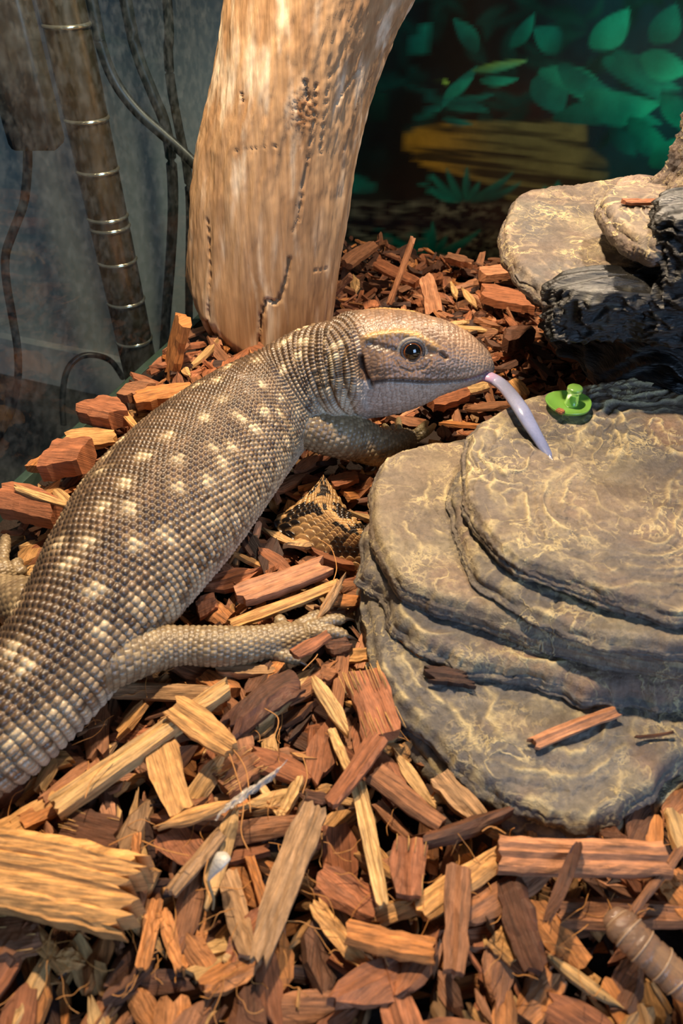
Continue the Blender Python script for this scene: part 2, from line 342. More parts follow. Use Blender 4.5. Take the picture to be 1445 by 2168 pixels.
for q in [((935,215),(1010,140),14,G2,G1,4), ((940,210),(1000,165),12,G1,G3,-3), ((1000,150),(1115,128),10,GY,G3,2), ((1015,170),(1095,168),11,G1,G3,3), ((940,222),(1035,235),14,G2,G1,-5), ((945,215),(1045,200),9,G1,G2,4),
          ((880,255),(960,205),10,G2,G1,0), ((935,250),(1000,262),8,G1,G2,3), ((905,190),(935,230),12,(4,60,44),G2,0), ((935,170),(950,178),5,GY,GY,0), ((800,260),(790,180),30,(3,34,24),(4,50,36),0),
          ((1130,165),(1190,240),32,G1,G2,-6), ((1140,150),(1300,260),24,G3,G1,-18), ((1170,250),(1400,262),22,G1,G2,-12), ((1180,140),(1290,190),20,G2,G1,8), ((1235,200),(1395,220),30,G3,G1,14), ((1275,125),(1400,215),26,G1,G2,-12),
          ((1300,110),(1440,190),20,G2,G1,6), ((1330,250),(1430,330),24,G1,G2,8), ((1355,120),(1460,150),26,G1,G3,4), ((1290,270),(1345,330),16,G2,(4,56,50),0), ((1375,350),(1450,290),22,G1,G2,4), ((1400,200),(1470,280),22,G2,G1,0),
          ((1180,110),(1130,60),24,G1,G2,5), ((1250,100),(1330,20),26,G1,G3,5), ((1010,110),(960,40),20,G2,G1,4), ((1080,100),(1130,30),16,G2,G1,4), ((880,120),(900,50),20,G2,G1,3), ((1380,90),(1430,10),26,G2,G1,5)]:
    leaf(*q)
for bx, by, tips in ((985, 425, [(890,385),(905,360),(945,358),(988,355),(1015,385),(1085,365),(1060,382),(1100,388),(910,400)]),
                     (918, 535, [(800,485),(830,505),(870,495),(905,485),(915,470),(945,500),(1015,488),(990,505)]),
                     (1180, 420, [(1150,395),(1180,385),(1200,400),(1240,395)]), (770, 410, [(735,380),(750,370),(775,368),(800,378)])):
    for tx, ty in tips: leaf((bx + (tx-bx)*.15, by), (tx, ty), 8, G1, G2, (tx-bx)*0.06, 2.5)
r2 = random.Random(5)
for k in range(46):            # the print goes on to the right of the hide
    u = r2.uniform(1480, 2600); v = r2.uniform(60, 520); a = r2.uniform(0, 6.28); L = r2.uniform(60, 150)
    leaf((u, v), (u + L*math.cos(a), v + L*math.sin(a)*.7), r2.uniform(10, 26), G1, r2.choice([G2, G3]), r2.uniform(-14, 14))
C = C * (.85 + .16*np.clip(n1, -1, 1))[..., None]
V = np.stack([PX - 0.25, np.zeros_like(PX), PZ + .03], -1).reshape(-1, 3); nx_, nz_ = PX.shape
fr = grid_faces(nx_, nz_)
Vb = np.array([[XL-.25, .001, 0], [XR-.25, .001, 0], [XR-.25, .001, .46], [XL-.25, .001, .46]]); nb = len(V)
me = mesh_np('backdrop_poster', np.vstack([V, Vb]), [tuple(f) for f in fr] + [(nb, nb+3, nb+2, nb+1)], np.vstack([C.reshape(-1, 3), np.full((4, 3), .05)]), smooth=False); me.materials.append(M_print)
tag(link('backdrop_poster', me, None, (0.25, YB - 0.002, -0.03)), 'glossy printed backdrop with green water plants and yellow sunken log', 'poster')

# ------------------------------------------------------------------ driftwood log
def build_log():
    vs = np.array([-160, 0, 60, 121, 200, 300, 400, 500, 600, 650, 700, 770.])
    Lu = np.array([490, 474, 466, 458, 443, 416, 402, 394, 390, 394, 402, 420.]); Ru = np.array([960, 880, 848, 820, 794, 766, 742, 725, 712, 706, 700, 696.])
    ab = np.array([0, .06, .14, .20, .235, .26, .36, .46, .56, .68, .85, 1.0]); vb = np.array([585, 640, 690, 706, 700, 716, 742, 768, 786, 784, 770, 748.])
    n_, m_ = 220, 250
    ph = np.linspace(0, 2*np.pi, m_, endpoint=False); t = np.linspace(0, 1, n_)
    A = (1 - np.cos(ph)) / 2; A = 0.5 + (A - .5)
    vbot = np.interp(A, ab, vb); back = np.sin(ph) < 0; vbot = np.where(back, vbot - 14*np.abs(np.sin(ph)), vbot)
    TT, PH = np.meshgrid(t, ph, indexing='ij'); AA = np.broadcast_to(A, TT.shape)
    Vp = -160 + (vbot[None] + 160) * TT
    Up = np.interp(Vp, vs, Lu) * (1 - AA) + np.interp(Vp, vs, Ru) * AA
    yc = 0.515
    r = np.stack([(Up - 722.5)/F, cp + (1084 - Vp)/F*sp, -sp + (1084 - Vp)/F*cp], -1)
    tt = yc / r[..., 1]; X = r[..., 0]*tt; Z = H + r[..., 2]*tt
    D = 0.036 * (0.85 + 0.15*np.cos(3*(AA - .3)))
    Y = yc - D*np.sin(PH) * sstep(1.02, 0.93, TT)**0.5 * 1.0
    # surface relief: long grain ridges, cracks, a knot
    gr = fbm(X * 120, PH * 9, Z * 9, 4); gr2 = noise(X * 420, PH * 22, Z * 14)
    dsp = 0.0011*gr + 0.0006*gr2 + 0.0025*fbm(X*16, PH, Z*8, 2)
    cr = np.zeros_like(X); fr_ = np.sin(PH) > -0.2
    def crack(pts, w, depth):
        nonlocal dsp, cr
        P = np.array(pts, float); dm = np.full(X.shape, 1e9)
        for i in range(len(P)-1):
            a, b = P[i], P[i+1]; e = b - a; q = np.clip(((Up-a[0])*e[0] + (Vp-a[1])*e[1])/(e@e), 0, 1)
            dm = np.minimum(dm, np.hypot(Up - a[0] - q*e[0], Vp - a[1] - q*e[1]))
        w = w*(.55 + .35*noise(Up*.09, Vp*.09, 2.)); k = np.exp(-((dm + 2.2*np.abs(noise(Up*.13, Vp*.13, 7.)))/w)**2) * fr_; dsp -= 1.7*depth*k; cr = np.maximum(cr, k)
    crack([(672,150),(668,230),(655,310),(645,360),(637,430),(625,455)], 2.6, .0022)
    crack([(618,510),(612,545),(598,592),(588,600),(572,592),(566,610),(560,630),(556,700),(552,720),(553,750)], 3.2, .005)
    crack([(537,705),(552,722),(566,713),(590,718),(610,730),(618,720)], 3.4, .005)
    crack([(447,440),(450,500),(455,560),(452,640),(446,655)], 2.2, .0022); crack([(446,650),(455,672),(460,700)], 6, .009)
    crack([(500,290),(545,283),(590,278)], 1.6, .0012); crack([(665,545),(692,548)], 2, .0014)
    crack([(700,125),(690,200),(680,300)], 2.5, .0015); crack([(770,125),(735,165),(715,200)], 2.5, .0015); crack([(790,150),(750,230),(730,300)], 2.2, .0013)
    crack([(520,175),(524,190)], 3, .002); crack([(650,145),(655,185)], 5, .003)
    kn = np.exp(-((Up-645)/28)**2 - ((Vp-205)/34)**2) * fr_; dsp += 0.002*kn*noise(X*500, Z*500, 3.)
    X2 = X - dsp*np.cos(PH)*1.0; Y2 = Y - dsp*np.sin(PH)
    # colour of the wood itself
    st = fbm(X * 60, PH * 5, Z * 14, 4); pale = sstep(0.0, 0.9, fbm(X*85 + .8*fbm(X*20, Z*12, 1., 2), PH*3, Z*9 + 5, 5))
    c = lerp(lin((158, 121, 84)), lin((178, 141, 101)), np.clip(.5 + st, 0, 1)[..., None])
    c = lerp(c, lin((228, 208, 178)), (pale * .8)[..., None])
    c = lerp(c, lin((130, 84, 44)), (np.clip(kn*1.2*(.6 + fbm(X*300, Z*300, 1., 3)), 0, .8))[..., None])
    c = lerp(c, lin((112, 78, 50)), (cr*.45)[..., None])
    ke = 50; q = np.arange(ke, 0, -1)[:, None]/ke; sx_ = (X2[0] - X2[12])/(Z[0] - Z[12] + 1e-9); dz_ = .20*q
    X2 = np.vstack([X2[0] + np.clip(sx_, -.6, .6)*dz_ + .0006*noise(X2[0]*300, q*2.0, 3.), X2]); Y2 = np.vstack([np.tile(Y2[0], (ke, 1)), Y2]); Z = np.vstack([Z[0] + dz_, Z]); c = np.concatenate([np.tile(c[0], (ke, 1, 1)), c]); n_ += ke
    V = np.stack([X2, Y2, Z], -1).reshape(-1, 3)
    Fs = [tuple(f) for f in grid_faces(n_, m_, True)]
    # rough broken lower end and the upper end
    m0 = len(V); ce = V[-m_:].mean(0) + np.array([0, 0, .012]); ct = V[:m_].mean(0)
    V = np.vstack([V, ce, ct]); base = (n_-1)*m_
    for j in range(m_):
        j2 = (j+1) % m_; Fs.append((base + j, base + j2, m0)); Fs.append((j2, j, m0+1))
    cc = np.vstack([c.reshape(-1, 3), lin((158, 121, 84)), lin((180, 140, 100))])
    b = np.array([float(X.mean()), yc, 0.0])
    o = mk('driftwood_log', V, Fs, M_log, None, b, cc)
    tag(o, 'thick pale driftwood log standing behind the lizard with dark cracks at its broken foot', 'driftwood')
build_log()

# ------------------------------------------------------------------ rock slabs
def slab(name, px, z, zb, parent, base, amp=0.0016, ridge=0.0014, seed=0, N=380, R=80, bevel=0.004, strata=3, tilt=(0, 0), bulge=0.003, bcol=(128, 112, 96), hi=(206, 186, 138), rimnoise=0.004, mat=None, fan=0.0, sidecol=None, undercut=0.003):
    L = np.array([pz(u, v, z) for u, v in px]); L = crom(L, N, True)
    c = L.mean(0); d = L - c
    ang = np.linspace(0, 2*np.pi, N, endpoint=False)
    rr = np.linspace(0, 1, R)**0.75
    dl = np.linalg.norm(d[:, :2], axis=1); out = d / (np.linalg.norm(d, axis=1)[:, None])
    rim = rimnoise * (fbm(np.cos(ang)*3 + seed, np.sin(ang)*3, seed*1.7, 2) + .22*noise(np.cos(ang)*22 + seed, np.sin(ang)*22, seed))
    dl2 = dl + rim
    RR, J = np.meshgrid(rr, np.arange(N), indexing='ij')
    X = c[0] + out[J, 0]*dl2[J]*RR; Y = c[1] + out[J, 1]*dl2[J]*RR
    edge = (1 - RR) * dl2[J]                       # metres from the rim
    drop = np.where(edge < bevel, bevel - np.sqrt(np.maximum(bevel**2 - (bevel - edge)**2, 0)), 0)
    f1 = fbm(X*22, Y*22, seed + .5, 4); f2 = fbm(X*110, Y*110, seed + 2.5, 3)
    warp = 0.35*f1
    ct = edge/0.0125 + 0.9*f1 + fan*noise(X*14, Y*14, seed)      # terraces running along the rim
    rg = np.clip(1 - np.abs(((ct % 1.0) - .5)*2) * 2.6, 0, 1)**1.5
    msk = sstep(-.25, .35, noise(X*26, Y*26, seed + 7.)) * sstep(.085, .02, edge)
    fanr = np.clip(1 - np.abs(noise(X*34 + 2*f1, Y*16 + 1.5*f1, seed+11.))*7, 0, 1) * sstep(-.3, .3, noise(X*12, Y*12, seed+5.)) * (1 if fan else .35)
    rv = np.maximum(rg*msk, fanr)
    hgt = amp*f1 + 0.0005*f2 + ridge*rv - 0.0007*np.floor(ct)*0*0
    terr = -0.0011*np.clip((ct % 1.0)*msk, 0, 1)
    vor = np.clip(1 - np.abs(noise(X*95, Y*95, seed+21.))*8, 0, 1)*sstep(0, .4, noise(X*25, Y*25, seed+31.)); hgt = hgt + 0.0003*vor
    Z = z - drop + hgt + terr + tilt[0]*(X - c[0]) + tilt[1]*(Y - c[1])
    dry = np.clip(rv*0.9*sstep(-.2, .3, f2 + .2) + vor*.42*sstep(-.1, .5, noise(X*30, Y*30, seed+3.) + .1) + .25*sstep(.006, .0, edge)*sstep(-.2, .4, f2), 0, 1)
    c0 = lerp(lin(bcol), lin((92, 86, 82)), np.clip(.5 + .9*fbm(X*15, Y*15, seed+9., 3), 0, 1)[..., None])
    c0 = lerp(c0, lin((150, 106, 78)), (np.clip(fbm(X*20, Y*20, seed+13., 3) - .15, 0, 1)*.6)[..., None])
    c0 = lerp(c0, lin((150, 138, 112)), (np.clip(fbm(X*24, Y*24, seed+17., 3) - .1, 0, 1)*.7)[..., None])
    cc = lerp(c0, lin(hi), dry[..., None])
    Vs = [np.stack([X, Y, Z], -1).reshape(-1, 3)]; Cs = [cc.reshape(-1, 3)]
    K = 26; z_rim = Z[-1]
    for k in range(1, K+1):
        s = k / K; zz = lerp(z_rim, zb, s)
        stn = fbm(np.cos(ang)*2.2 + seed, np.sin(ang)*2.2, s*strata*.8 + seed, 2)
        lay = np.abs(((s*strata*.75 + .35*noise(np.cos(ang)*2.5, np.sin(ang)*2.5, seed + 3.)) % 1.0) - .5)*2      # bedding lines
        offs = bulge*np.sin(np.pi*s)**.6 + 0.0016*stn - 0.0013*sstep(.80, 1.0, lay) + 0.0005*noise(np.cos(ang)*45, np.sin(ang)*45, s*9 + seed) - undercut*s**1.5
        X_ = c[0] + out[:, 0]*(dl2 + offs); Y_ = c[1] + out[:, 1]*(dl2 + offs)
        Vs.append(np.stack([X_, Y_, zz], -1))
        g = np.clip(.5 + stn*.8, 0, 1)[:, None]
        sc = lerp(lin(sidecol or bcol), lin((92, 86, 82)), g)
        sc = lerp(sc, lin((178, 164, 128)), (np.clip(noise(np.cos(ang)*22, np.sin(ang)*22, s*9 + seed)*1.6 - .35, 0, 1)*.6)[:, None])
        Cs.append(sc)
    V = np.vstack(Vs); nr = R + K; Fs = [tuple(f) for f in grid_faces(nr, N, True)]
    m0 = len(V); V = np.vstack([V, [[c[0], c[1], zb]]]); CC = np.vstack(Cs + [lin((90, 85, 80))[None]])
    b0 = (nr-1)*N
    for j in range(N): Fs.append((b0 + j, b0 + (j+1) % N, m0))
    return mk(name, V, Fs, mat or M_rock, parent, base, CC)
RB = pz(1250, 1300, 0)
rock = thing('stepped_rock', RB, 'large grey layered resin rock with stepped slabs the tongue touches', 'rock')
ZT = [.012, .022, .034, .047, .055, .066]
T5 = [(986,965),(1000,915),(1040,882),(1090,852),(1160,828),(1260,812),(1360,800),(1500,795),(1640,860),(1690,1000),(1650,1190),(1560,1285),(1445,1290),(1350,1268),(1250,1232),(1140,1198),(1062,1155),(1012,1085),(990,1020)]
T4 = [(962,1040),(985,990),(1030,940),(1150,870),(1400,830),(1640,860),(1740,1000),(1720,1240),(1590,1365),(1445,1368),(1330,1350),(1200,1312),(1090,1268),(1012,1205),(975,1125)]
T3 = [(828,960),(895,938),(985,925),(1100,885),(1400,850),(1680,870),(1790,1050),(1760,1290),(1610,1400),(1445,1396),(1280,1368),(1130,1328),(1010,1290),(930,1258),(850,1222),(803,1150),(789,1085),(796,1015)]
T2 = [(772,1180),(790,1085),(880,980),(1000,920),(1300,870),(1690,880),(1820,1060),(1790,1300),(1620,1440),(1445,1462),(1370,1466),(1250,1446),(1130,1416),(1010,1398),(925,1372),(856,1318),(800,1240)]
T1 = [(768,1215),(790,1120),(880,1010),(1020,940),(1300,890),(1700,900),(1850,1080),(1830,1320),(1640,1490),(1445,1612),(1362,1680),(1272,1722),(1185,1724),(1092,1690),(1010,1638),(920,1560),(842,1472),(800,1400),(780,1320)]
T0 = [(762,1240),(785,1140),(880,1020),(1020,950),(1300,900),(1710,910),(1880,1100),(1860,1340),(1660,1530),(1445,1664),(1380,1720),(1300,1764),(1220,1768),(1130,1748),(1030,1698),(940,1632),(862,1556),(800,1452),(774,1345)]
slab('base_slab', T0, ZT[0], -0.012, rock, RB, seed=1, bevel=.003, bcol=(112, 105, 98), rimnoise=.002)
slab('rock_slab', T1, ZT[1], ZT[0]-.003, rock, RB, seed=2, bevel=.005, bcol=(114, 107, 99), amp=.0024, rimnoise=.003)
slab('rock_slab', T2, ZT[2], ZT[1]-.003, rock, RB, seed=3, bevel=.006, bcol=(114, 105, 96))
slab('rock_slab', T3, ZT[3], ZT[2]-.003, rock, RB, seed=4, bevel=.004, bcol=(122, 106, 88), amp=.0010, rimnoise=.002)
slab('rock_slab', T4, ZT[4], ZT[3]-.003, rock, RB, seed=5, bevel=.004, bcol=(114, 104, 94), rimnoise=.002)
slab('top_slab', T5, ZT[5], ZT[4]-.002, rock, RB, seed=6, bevel=.003, bcol=(114, 99, 85), ridge=.0017, fan=1.4, N=480, R=120, strata=4, rimnoise=.002)

# ------------------------------------------------------------------ dark hide on the rock's back
HB = py(1330, 760, 0.40); HB[2] = 0.05
hide = thing('resin_hide', HB, 'black bark-textured resin cave with grey stone ledges on top', 'hide')
def lump(name, c, rad, z0, z1, seed, parent, base, amp=0.006, stretch=(9, 60), n=170, m=360, mat=None, ctop=None, col=((9, 9, 9), (34, 33, 31), (126, 122, 106)), sq=2.6, flare=.014):
    ph = np.linspace(0, 2*np.pi, m, endpoint=False); t = np.linspace(0, 1, n)
    TT, PH = np.meshgrid(t, ph, indexing='ij')
    zz = z0 + (z1 - z0) * np.minimum(TT/.82, 1.0)
    fl = np.where(TT < .82, 1.0, np.sqrt(np.clip(1 - ((TT - .82)/.18)**2.2, 0, 1)))
    dirx, diry = np.cos(PH), np.sin(PH); sc = (np.abs(dirx)**sq + np.abs(diry)**sq)**(-1/sq)
    q = noise(dirx*2.0 + seed, diry*2.0, zz*stretch[1]*.25)
    w = 1.2*noise(dirx*3, diry*3, zz*30 + seed)
    rdg = 1 - np.abs(noise(dirx*stretch[0]*.32 + seed, diry*stretch[0]*.32, zz*stretch[1] + w))*2.2
    rdg2 = 1 - np.abs(noise(dirx*stretch[0] + seed, diry*stretch[0], zz*stretch[1]*3.4 + 2*w))*2.0
    foot = flare*np.exp(-(zz - z0)/.008)
    dsp = amp*(1.3*rdg + 0.45*rdg2 + 1.1*q) + 0.0008*noise(dirx*60, diry*60, zz*500) + foot - amp
    dm_ = np.clip((TT - .80)/.10, 0, 1); dsp = dsp*(1 - dm_)
    X = c[0] + dirx*sc*fl*(rad[0] + dsp); Y = c[1] + diry*sc*fl*(rad[1] + dsp); Z = zz + 0.004*noise(X*40, Y*40, seed) + (TT > .82)*.004*(TT-.82)/.18 + dm_*.0022*(1 - np.abs(noise(X*18 + 2, Y*170, seed))*2)
    hi_ = sstep(.1, .8, fbm(X*90, Y*90, Z*260 + seed, 3)) * sstep(-.3, .6, noise(X*60, Y*60, Z*60 + seed))
    cc = lerp(lin(col[0]), lin(col[1]), np.clip(.5 + .9*fbm(X*35, Y*35, Z*120 + seed, 3), 0, 1)[..., None]); cc = lerp(cc, lin(col[2]), (hi_*.35)[..., None])
    V = np.stack([X, Y, Z], -1).reshape(-1, 3); Fs = [tuple(f) for f in grid_faces(n, m, True)]
    Fs.append(tuple(range(m))[::-1])
    return mk(name, V, Fs, mat or M_dark, parent, base, cc.reshape(-1, 3))
lump('cave_wall', (0.252, 0.430), (0.108, 0.098), 0.056, 0.119, 3.3, hide, HB, amp=.0055, stretch=(6, 95), n=210, m=290)
slab('stone_ledge', [(1066,485),(1074,445),(1110,412),(1180,402),(1250,396),(1330,392),(1480,400),(1520,480),(1460,590),(1340,600),(1250,612),(1185,600),(1140,585),(1100,548),(1078,520)], .127, .112, hide, HB, seed=8, bevel=.004, amp=.003, bcol=(104, 88, 76), hi=(172, 150, 122), ridge=.0006, N=260, R=60, tilt=(0.02, 0.05), rimnoise=.003, strata=1.2)
slab('stone_ledge', [(1274,415),(1290,396),(1340,386),(1400,385),(1440,392),(1500,430),(1480,490),(1420,508),(1365,500),(1322,476),(1290,448)], .152, .138, hide, HB, seed=9, bevel=.004, amp=.002, bcol=(120, 102, 90), hi=(186, 164, 134), ridge=.0005, N=200, R=50, rimnoise=.002, strata=1)
k1 = py(1345, 510, 0.415)
k4 = py(1292, 592, 0.345)
lump('bark_crag', (k4[0]+.006, k4[1]-.006), (.036, .014), .100, .1255, 4.4, hide, HB, amp=.004, n=90, m=200, stretch=(6, 95), flare=-.004)
lump('stone_knob', (k1[0]+.012, k1[1]+.02), (.022, .02), .118, .141, 5.1, hide, HB, amp=.003, n=70, m=160, mat=M_rock, col=((96, 80, 74), (140, 118, 104), (200, 180, 150)))
k2 = py(1368, 560, 0.330)
lump('bark_crag', (k2[0]+.052, k2[1]+.012), (.050, .028), .098, .160, 6.7, hide, HB, amp=.004, n=160, m=220, stretch=(6, 95), flare=-.006)
k3 = py(1478, 440, 0.41)
lump('stone_knob', (k3[0]+.006, k3[1]), (.024, .024), .145, .186, 8.2, hide, HB, amp=.004, n=80, m=160, mat=M_rock, col=((70, 62, 60), (130, 112, 100), (205, 190, 160)))

# ------------------------------------------------------------------ green suction cup
sb = pz(1200, 866, ZT[5] + .0008); sc_ = np.array([sb[0], sb[1], sb[2]])
cup = thing('suction_cup', sb, 'translucent green suction cup with short peg lying on the rock', 'suction cup')
def gmat():
    m, nt, p = nmat('green_vinyl'); p.inputs['Base Color'].default_value = (*lin((150, 205, 96)), 1); p.inputs['Roughness'].default_value = .22
    p.inputs['Transmission Weight'].default_value = .6; p.inputs['Subsurface Weight'].default_value = .25; p.inputs['Subsurface Radius'].default_value = (.002, .004, .001); return m
M_green = gmat()
rp = np.array([0, .3, .6, .85, .97, 1.0, 1.0, .95, .6, .25, 0.0]) * .0118; zp = np.array([.0022, .0022, .0026, .0038, .0046, .0046, .0036, .0028, .0004, 0, 0])
def lathe(rp, zp, n=48, c=(0,0,0), wob=0.0):
    a = np.linspace(0, 2*np.pi, n, endpoint=False); V = np.array([[c[0] + r*np.cos(q)*(1 + wob*np.sin(3*q)), c[1] + r*np.sin(q)*(1 + wob*np.cos(2*q)), c[2] + z + wob*.03*r*np.sin(2*q+1)*10*.3] for r, z in zip(rp, zp) for q in a])
    return V, [tuple(f) for f in grid_faces(len(rp), n, True)[:, ::-1]]
v, f = lathe(rp + 1e-5, zp, 48, sc_, .05); mk('disc', v, f, M_green, cup, sb)
v, f = lathe(np.array([1e-5, .0036, .0038, .0033, .0031, .0031, .0040, .0040, .0034, 1e-5]), np.array([.002, .002, .0035, .004, .0085, .0098, .0104, .0124, .0130, .0130]), 28, sc_ + np.array([.0018, .001, 0])); mk('peg', v, f, M_green, cup, sb)

# ------------------------------------------------------------------ the lizard
LB = pz(350, 1065, 0)
lizard = thing('monitor_lizard', LB, 'brown scaly monitor lizard with pale spots flicking out its tongue', 'lizard')
body_st = [(-420,1930,.012,.008,.007), (-300,1800,.015,.013,.012), (-160,1665,.020,.0185,.0165), (-15,1552,.025,.0235,.021), (98,1432,.029,.0258,.0245), (186,1312,.033,.0300,.029), (262,1196,.036,.0368,.033),
           (346,1080,.038,.0428,.0345), (442,972,.040,.0415,.0345), (530,892,.044,.036,.033), (605,838,.052,.030,.030), (665,800,.062,.0262,.0285), (720,783,.069,.0245,.0275), (770,776,.0725,.0235,.026)]
bst = np.array([np.r_[pz(u, v, z), a, b] for u, v, z, a, b in body_st]); bst = crom(bst, 140)
HY = 0.36
hs = [(692,696,868,.0215), (738,669,884,.0235), (780,661,886,.0250), (830,660,877,.0255), (880,664,861,.0240), (925,677,842,.0210), (965,697,829,.0178), (995,718,819,.0146), (1017,738,810,.0110), (1032,760,801,.0070), (1040,778,794,.0025)]
hst = []
for u, vt, vb, w in hs:
    vm = (vt + vb)/2; c = py(u, vm, HY); a = py(u, vt, HY); b = py(u, vb, HY)
    dpt = c[1]*cp + (H - c[2])*sp; P_ = (vb - vt)/2 * dpt / F
    e = math.atan2(H - c[2], c[1]); hh = math.sqrt(max(P_**2 - (w*math.sin(e))**2, 1e-8))/math.cos(e)
    hst.append(np.r_[c, w, hh])
hst = crom(np.array(hst), 70)
LIMBS = dict(
 hind_r=[(75,1418,.030,.008), (135,1410,.031,.0140), (200,1398,.030,.0150), (265,1385,.028,.0125), (330,1372,.024,.0102), (390,1366,.022,.0086), (450,1368,.021,.0090), (510,1366,.019,.0086), (560,1360,.017,.0078), (605,1354,.0155,.0078), (645,1348,.0145,.0062)],
 fore_r=[(585,870,.046,.010), (640,895,.044,.013), (700,915,.038,.0138), (755,930,.030,.0130), (800,946,.0235,.0115), (838,942,.019,.0092), (866,930,.0165,.0072)],
 hind_l=[(130,1350,.032,.008), (60,1285,.028,.0125), (10,1262,.022,.0100), (-40,1250,.019,.0085), (-25,1222,.017,.0072), (5,1212,.0155,.0068), (22,1208,.0145,.006)],
 fore_l=[(585,832,.044,.008), (568,818,.034,.010), (560,812,.022,.009), (575,806,.016,.007)])
TOES = dict(
 hind_r=[[(640,1346,.0145),(680,1338,.0165),(712,1340,.0165),(734,1347,.0145)], [(635,1336,.015),(675,1322,.017),(705,1313,.017),(727,1311,.015)], [(622,1332,.015),(648,1316,.016),(668,1305,.015),(680,1304,.0145)], [(602,1334,.016),(594,1318,.0165),(592,1309,.015)], [(560,1376,.0155),(590,1386,.0155),(615,1391,.015),(634,1401,.013)]],
 fore_r=[[(848,928,.018),(844,908,.024),(843,886,.019)], [(866,926,.018),(886,910,.023),(904,893,.017)], [(872,934,.017),(900,918,.021),(920,899,.016)], [(838,928,.019),(824,914,.023),(812,900,.018)]],
 hind_l=[[(8,1212,.015),(6,1180,.017),(10,1155,.0165),(12,1136,.0145)], [(-5,1212,.015),(-12,1178,.016),(-10,1160,.015)], [(25,1212,.0145),(42,1210,.014),(50,1204,.013)], [(18,1208,.0145),(34,1196,.0145),(40,1188,.013)]],
 fore_l=[[(575,806,.016),(590,800,.015),(600,796,.014)], [(572,803,.016),(582,794,.015),(590,790,.014)]])
parts = []
def ell_tube(st, n=56, top=1.0):
    P = st[:, :3]; return tube(P, st[:, 3], n, b=st[:, 4])
parts.append(ell_tube(bst)); parts.append(ell_tube(hst))
limb_curves = []
for k, pts in LIMBS.items():
    st = crom(np.array([np.r_[pz(u, v, z), r] for u, v, z, r in pts]), 50); limb_curves.append(('limb', st)); parts.append(tube(st[:, :3], st[:, 3], 28))
claws = []
for k, ts in TOES.items():
    for pts in ts:
        st = crom(np.array([pz(u, v, z) for u, v, z in pts]), 20); m = 1.0 if k.startswith('hind') else .70
        r = np.interp(np.linspace(0, 1, 20), [0, .45, .55, .85, 1], np.array([.0034, .0029, .0032, .0027, .0019])*m)
        limb_curves.append(('toe', np.c_[st, r])); parts.append(tube(st, r, 14)); claws.append((st[-1], (st[-1] - st[-4])/np.linalg.norm(st[-1] - st[-4]), .9*m))
V, Fs = join(parts)
tmp_me = mesh_np('tmp', V, Fs); tmp = link('tmp', tmp_me)
md = tmp.modifiers.new('r', 'REMESH'); md.mode = 'VOXEL'; md.voxel_size = 0.00050
dg = bpy.context.evaluated_depsgraph_get(); ev = tmp.evaluated_get(dg); em = ev.to_mesh()
nv = len(em.vertices); V = np.empty(nv*3, np.float32); em.vertices.foreach_get('co', V); V = V.reshape(-1, 3).astype(float)
npoly = len(em.polygons); li = np.empty(len(em.loops), np.int32); em.loops.foreach_get('vertex_index', li); FQ = li.reshape(npoly, 4)
ne = len(em.edges); E = np.empty(ne*2, np.int32); em.edges.foreach_get('vertices', E); E = E.reshape(-1, 2)
ev.to_mesh_clear(); bpy.data.objects.remove(tmp); bpy.data.meshes.remove(tmp_me)
deg = np.bincount(E.ravel(), minlength=nv).astype(float)[:, None]
def lap(V):
    A = np.stack([np.bincount(E[:, 0], V[E[:, 1], k], nv) + np.bincount(E[:, 1], V[E[:, 0], k], nv) for k in range(3)], -1) / deg
    return A - V
for it in range(12): V += 0.55*lap(V); V -= 0.42*lap(V)
for it in range(5): V += 0.5*lap(V)
V[:, 2] = np.where(V[:, 2] < 0.004, 0.004 + (V[:, 2] - .004)*.12, V[:, 2])
def normals(V):
    a = V[FQ[:, 2]] - V[FQ[:, 0]]; b = V[FQ[:, 3]] - V[FQ[:, 1]]; fn = np.cross(a, b); N = np.zeros_like(V)
    for k in range(4):
        for c in range(3): N[:, c] += np.bincount(FQ[:, k], fn[:, c], nv)
    return N / (np.linalg.norm(N, axis=1)[:, None] + 1e-15)
def param(V, st, b=None):
    """arc length, angle from the back, distance relative to the local radius"""
    P = st[:, :3]; T = frames(P); s = np.r_[0, np.cumsum(np.linalg.norm(np.diff(P, axis=0), axis=1))]
    Sd = np.cross(T, [0, 0, 1.]); Sd /= np.linalg.norm(Sd, axis=1)[:, None]; U = np.cross(Sd, T)
    best = np.empty(len(V), int)
    for i in range(0, len(V), 60000):
        q = V[i:i+60000]; best[i:i+60000] = np.argmin((q**2).sum(1)[:, None] - 2*q@P.T + (P**2).sum(1)[None], axis=1)
    d = V - P[best]; al = (d*T[best]).sum(1); ss = s[best] + al
    x = (d*Sd[best]).sum(1); y = (d*U[best]).sum(1); ra = st[best, 3]; rb = st[best, 4] if st.shape[1] > 4 else ra
    return ss, np.arctan2(x, y), np.sqrt((x/ra)**2 + (y/rb)**2 + (al/ra)**2*(np.abs(al) > .002)), ra, s[-1]
N0 = normals(V)
allst = np.vstack([bst[:-6], np.c_[hst[13:]]]); allst = crom(allst, 150)
sB, tB, dB, rB, LB_ = param(V, allst)
near = np.full(nv, 9.0); sc_l = np.zeros(nv); th_l = np.zeros(nv); rl = np.ones(nv)*.01; isto = np.zeros(nv, bool)
for kind, st in limb_curves:
    bb0 = st[:, :3].min(0) - .03; bb1 = st[:, :3].max(0) + .03; sel = np.where(((V > bb0) & (V < bb1)).all(1))[0]
    if len(sel) == 0: continue
    s_, t_, d_, r_, _ = param(V[sel], st); up = d_ < near[sel]; q = sel[up]
    near[q] = d_[up]; sc_l[q] = s_[up]; th_l[q] = t_[up]; rl[q] = r_[up]; isto[q] = kind == 'toe'
islimb = near < dB*1.02
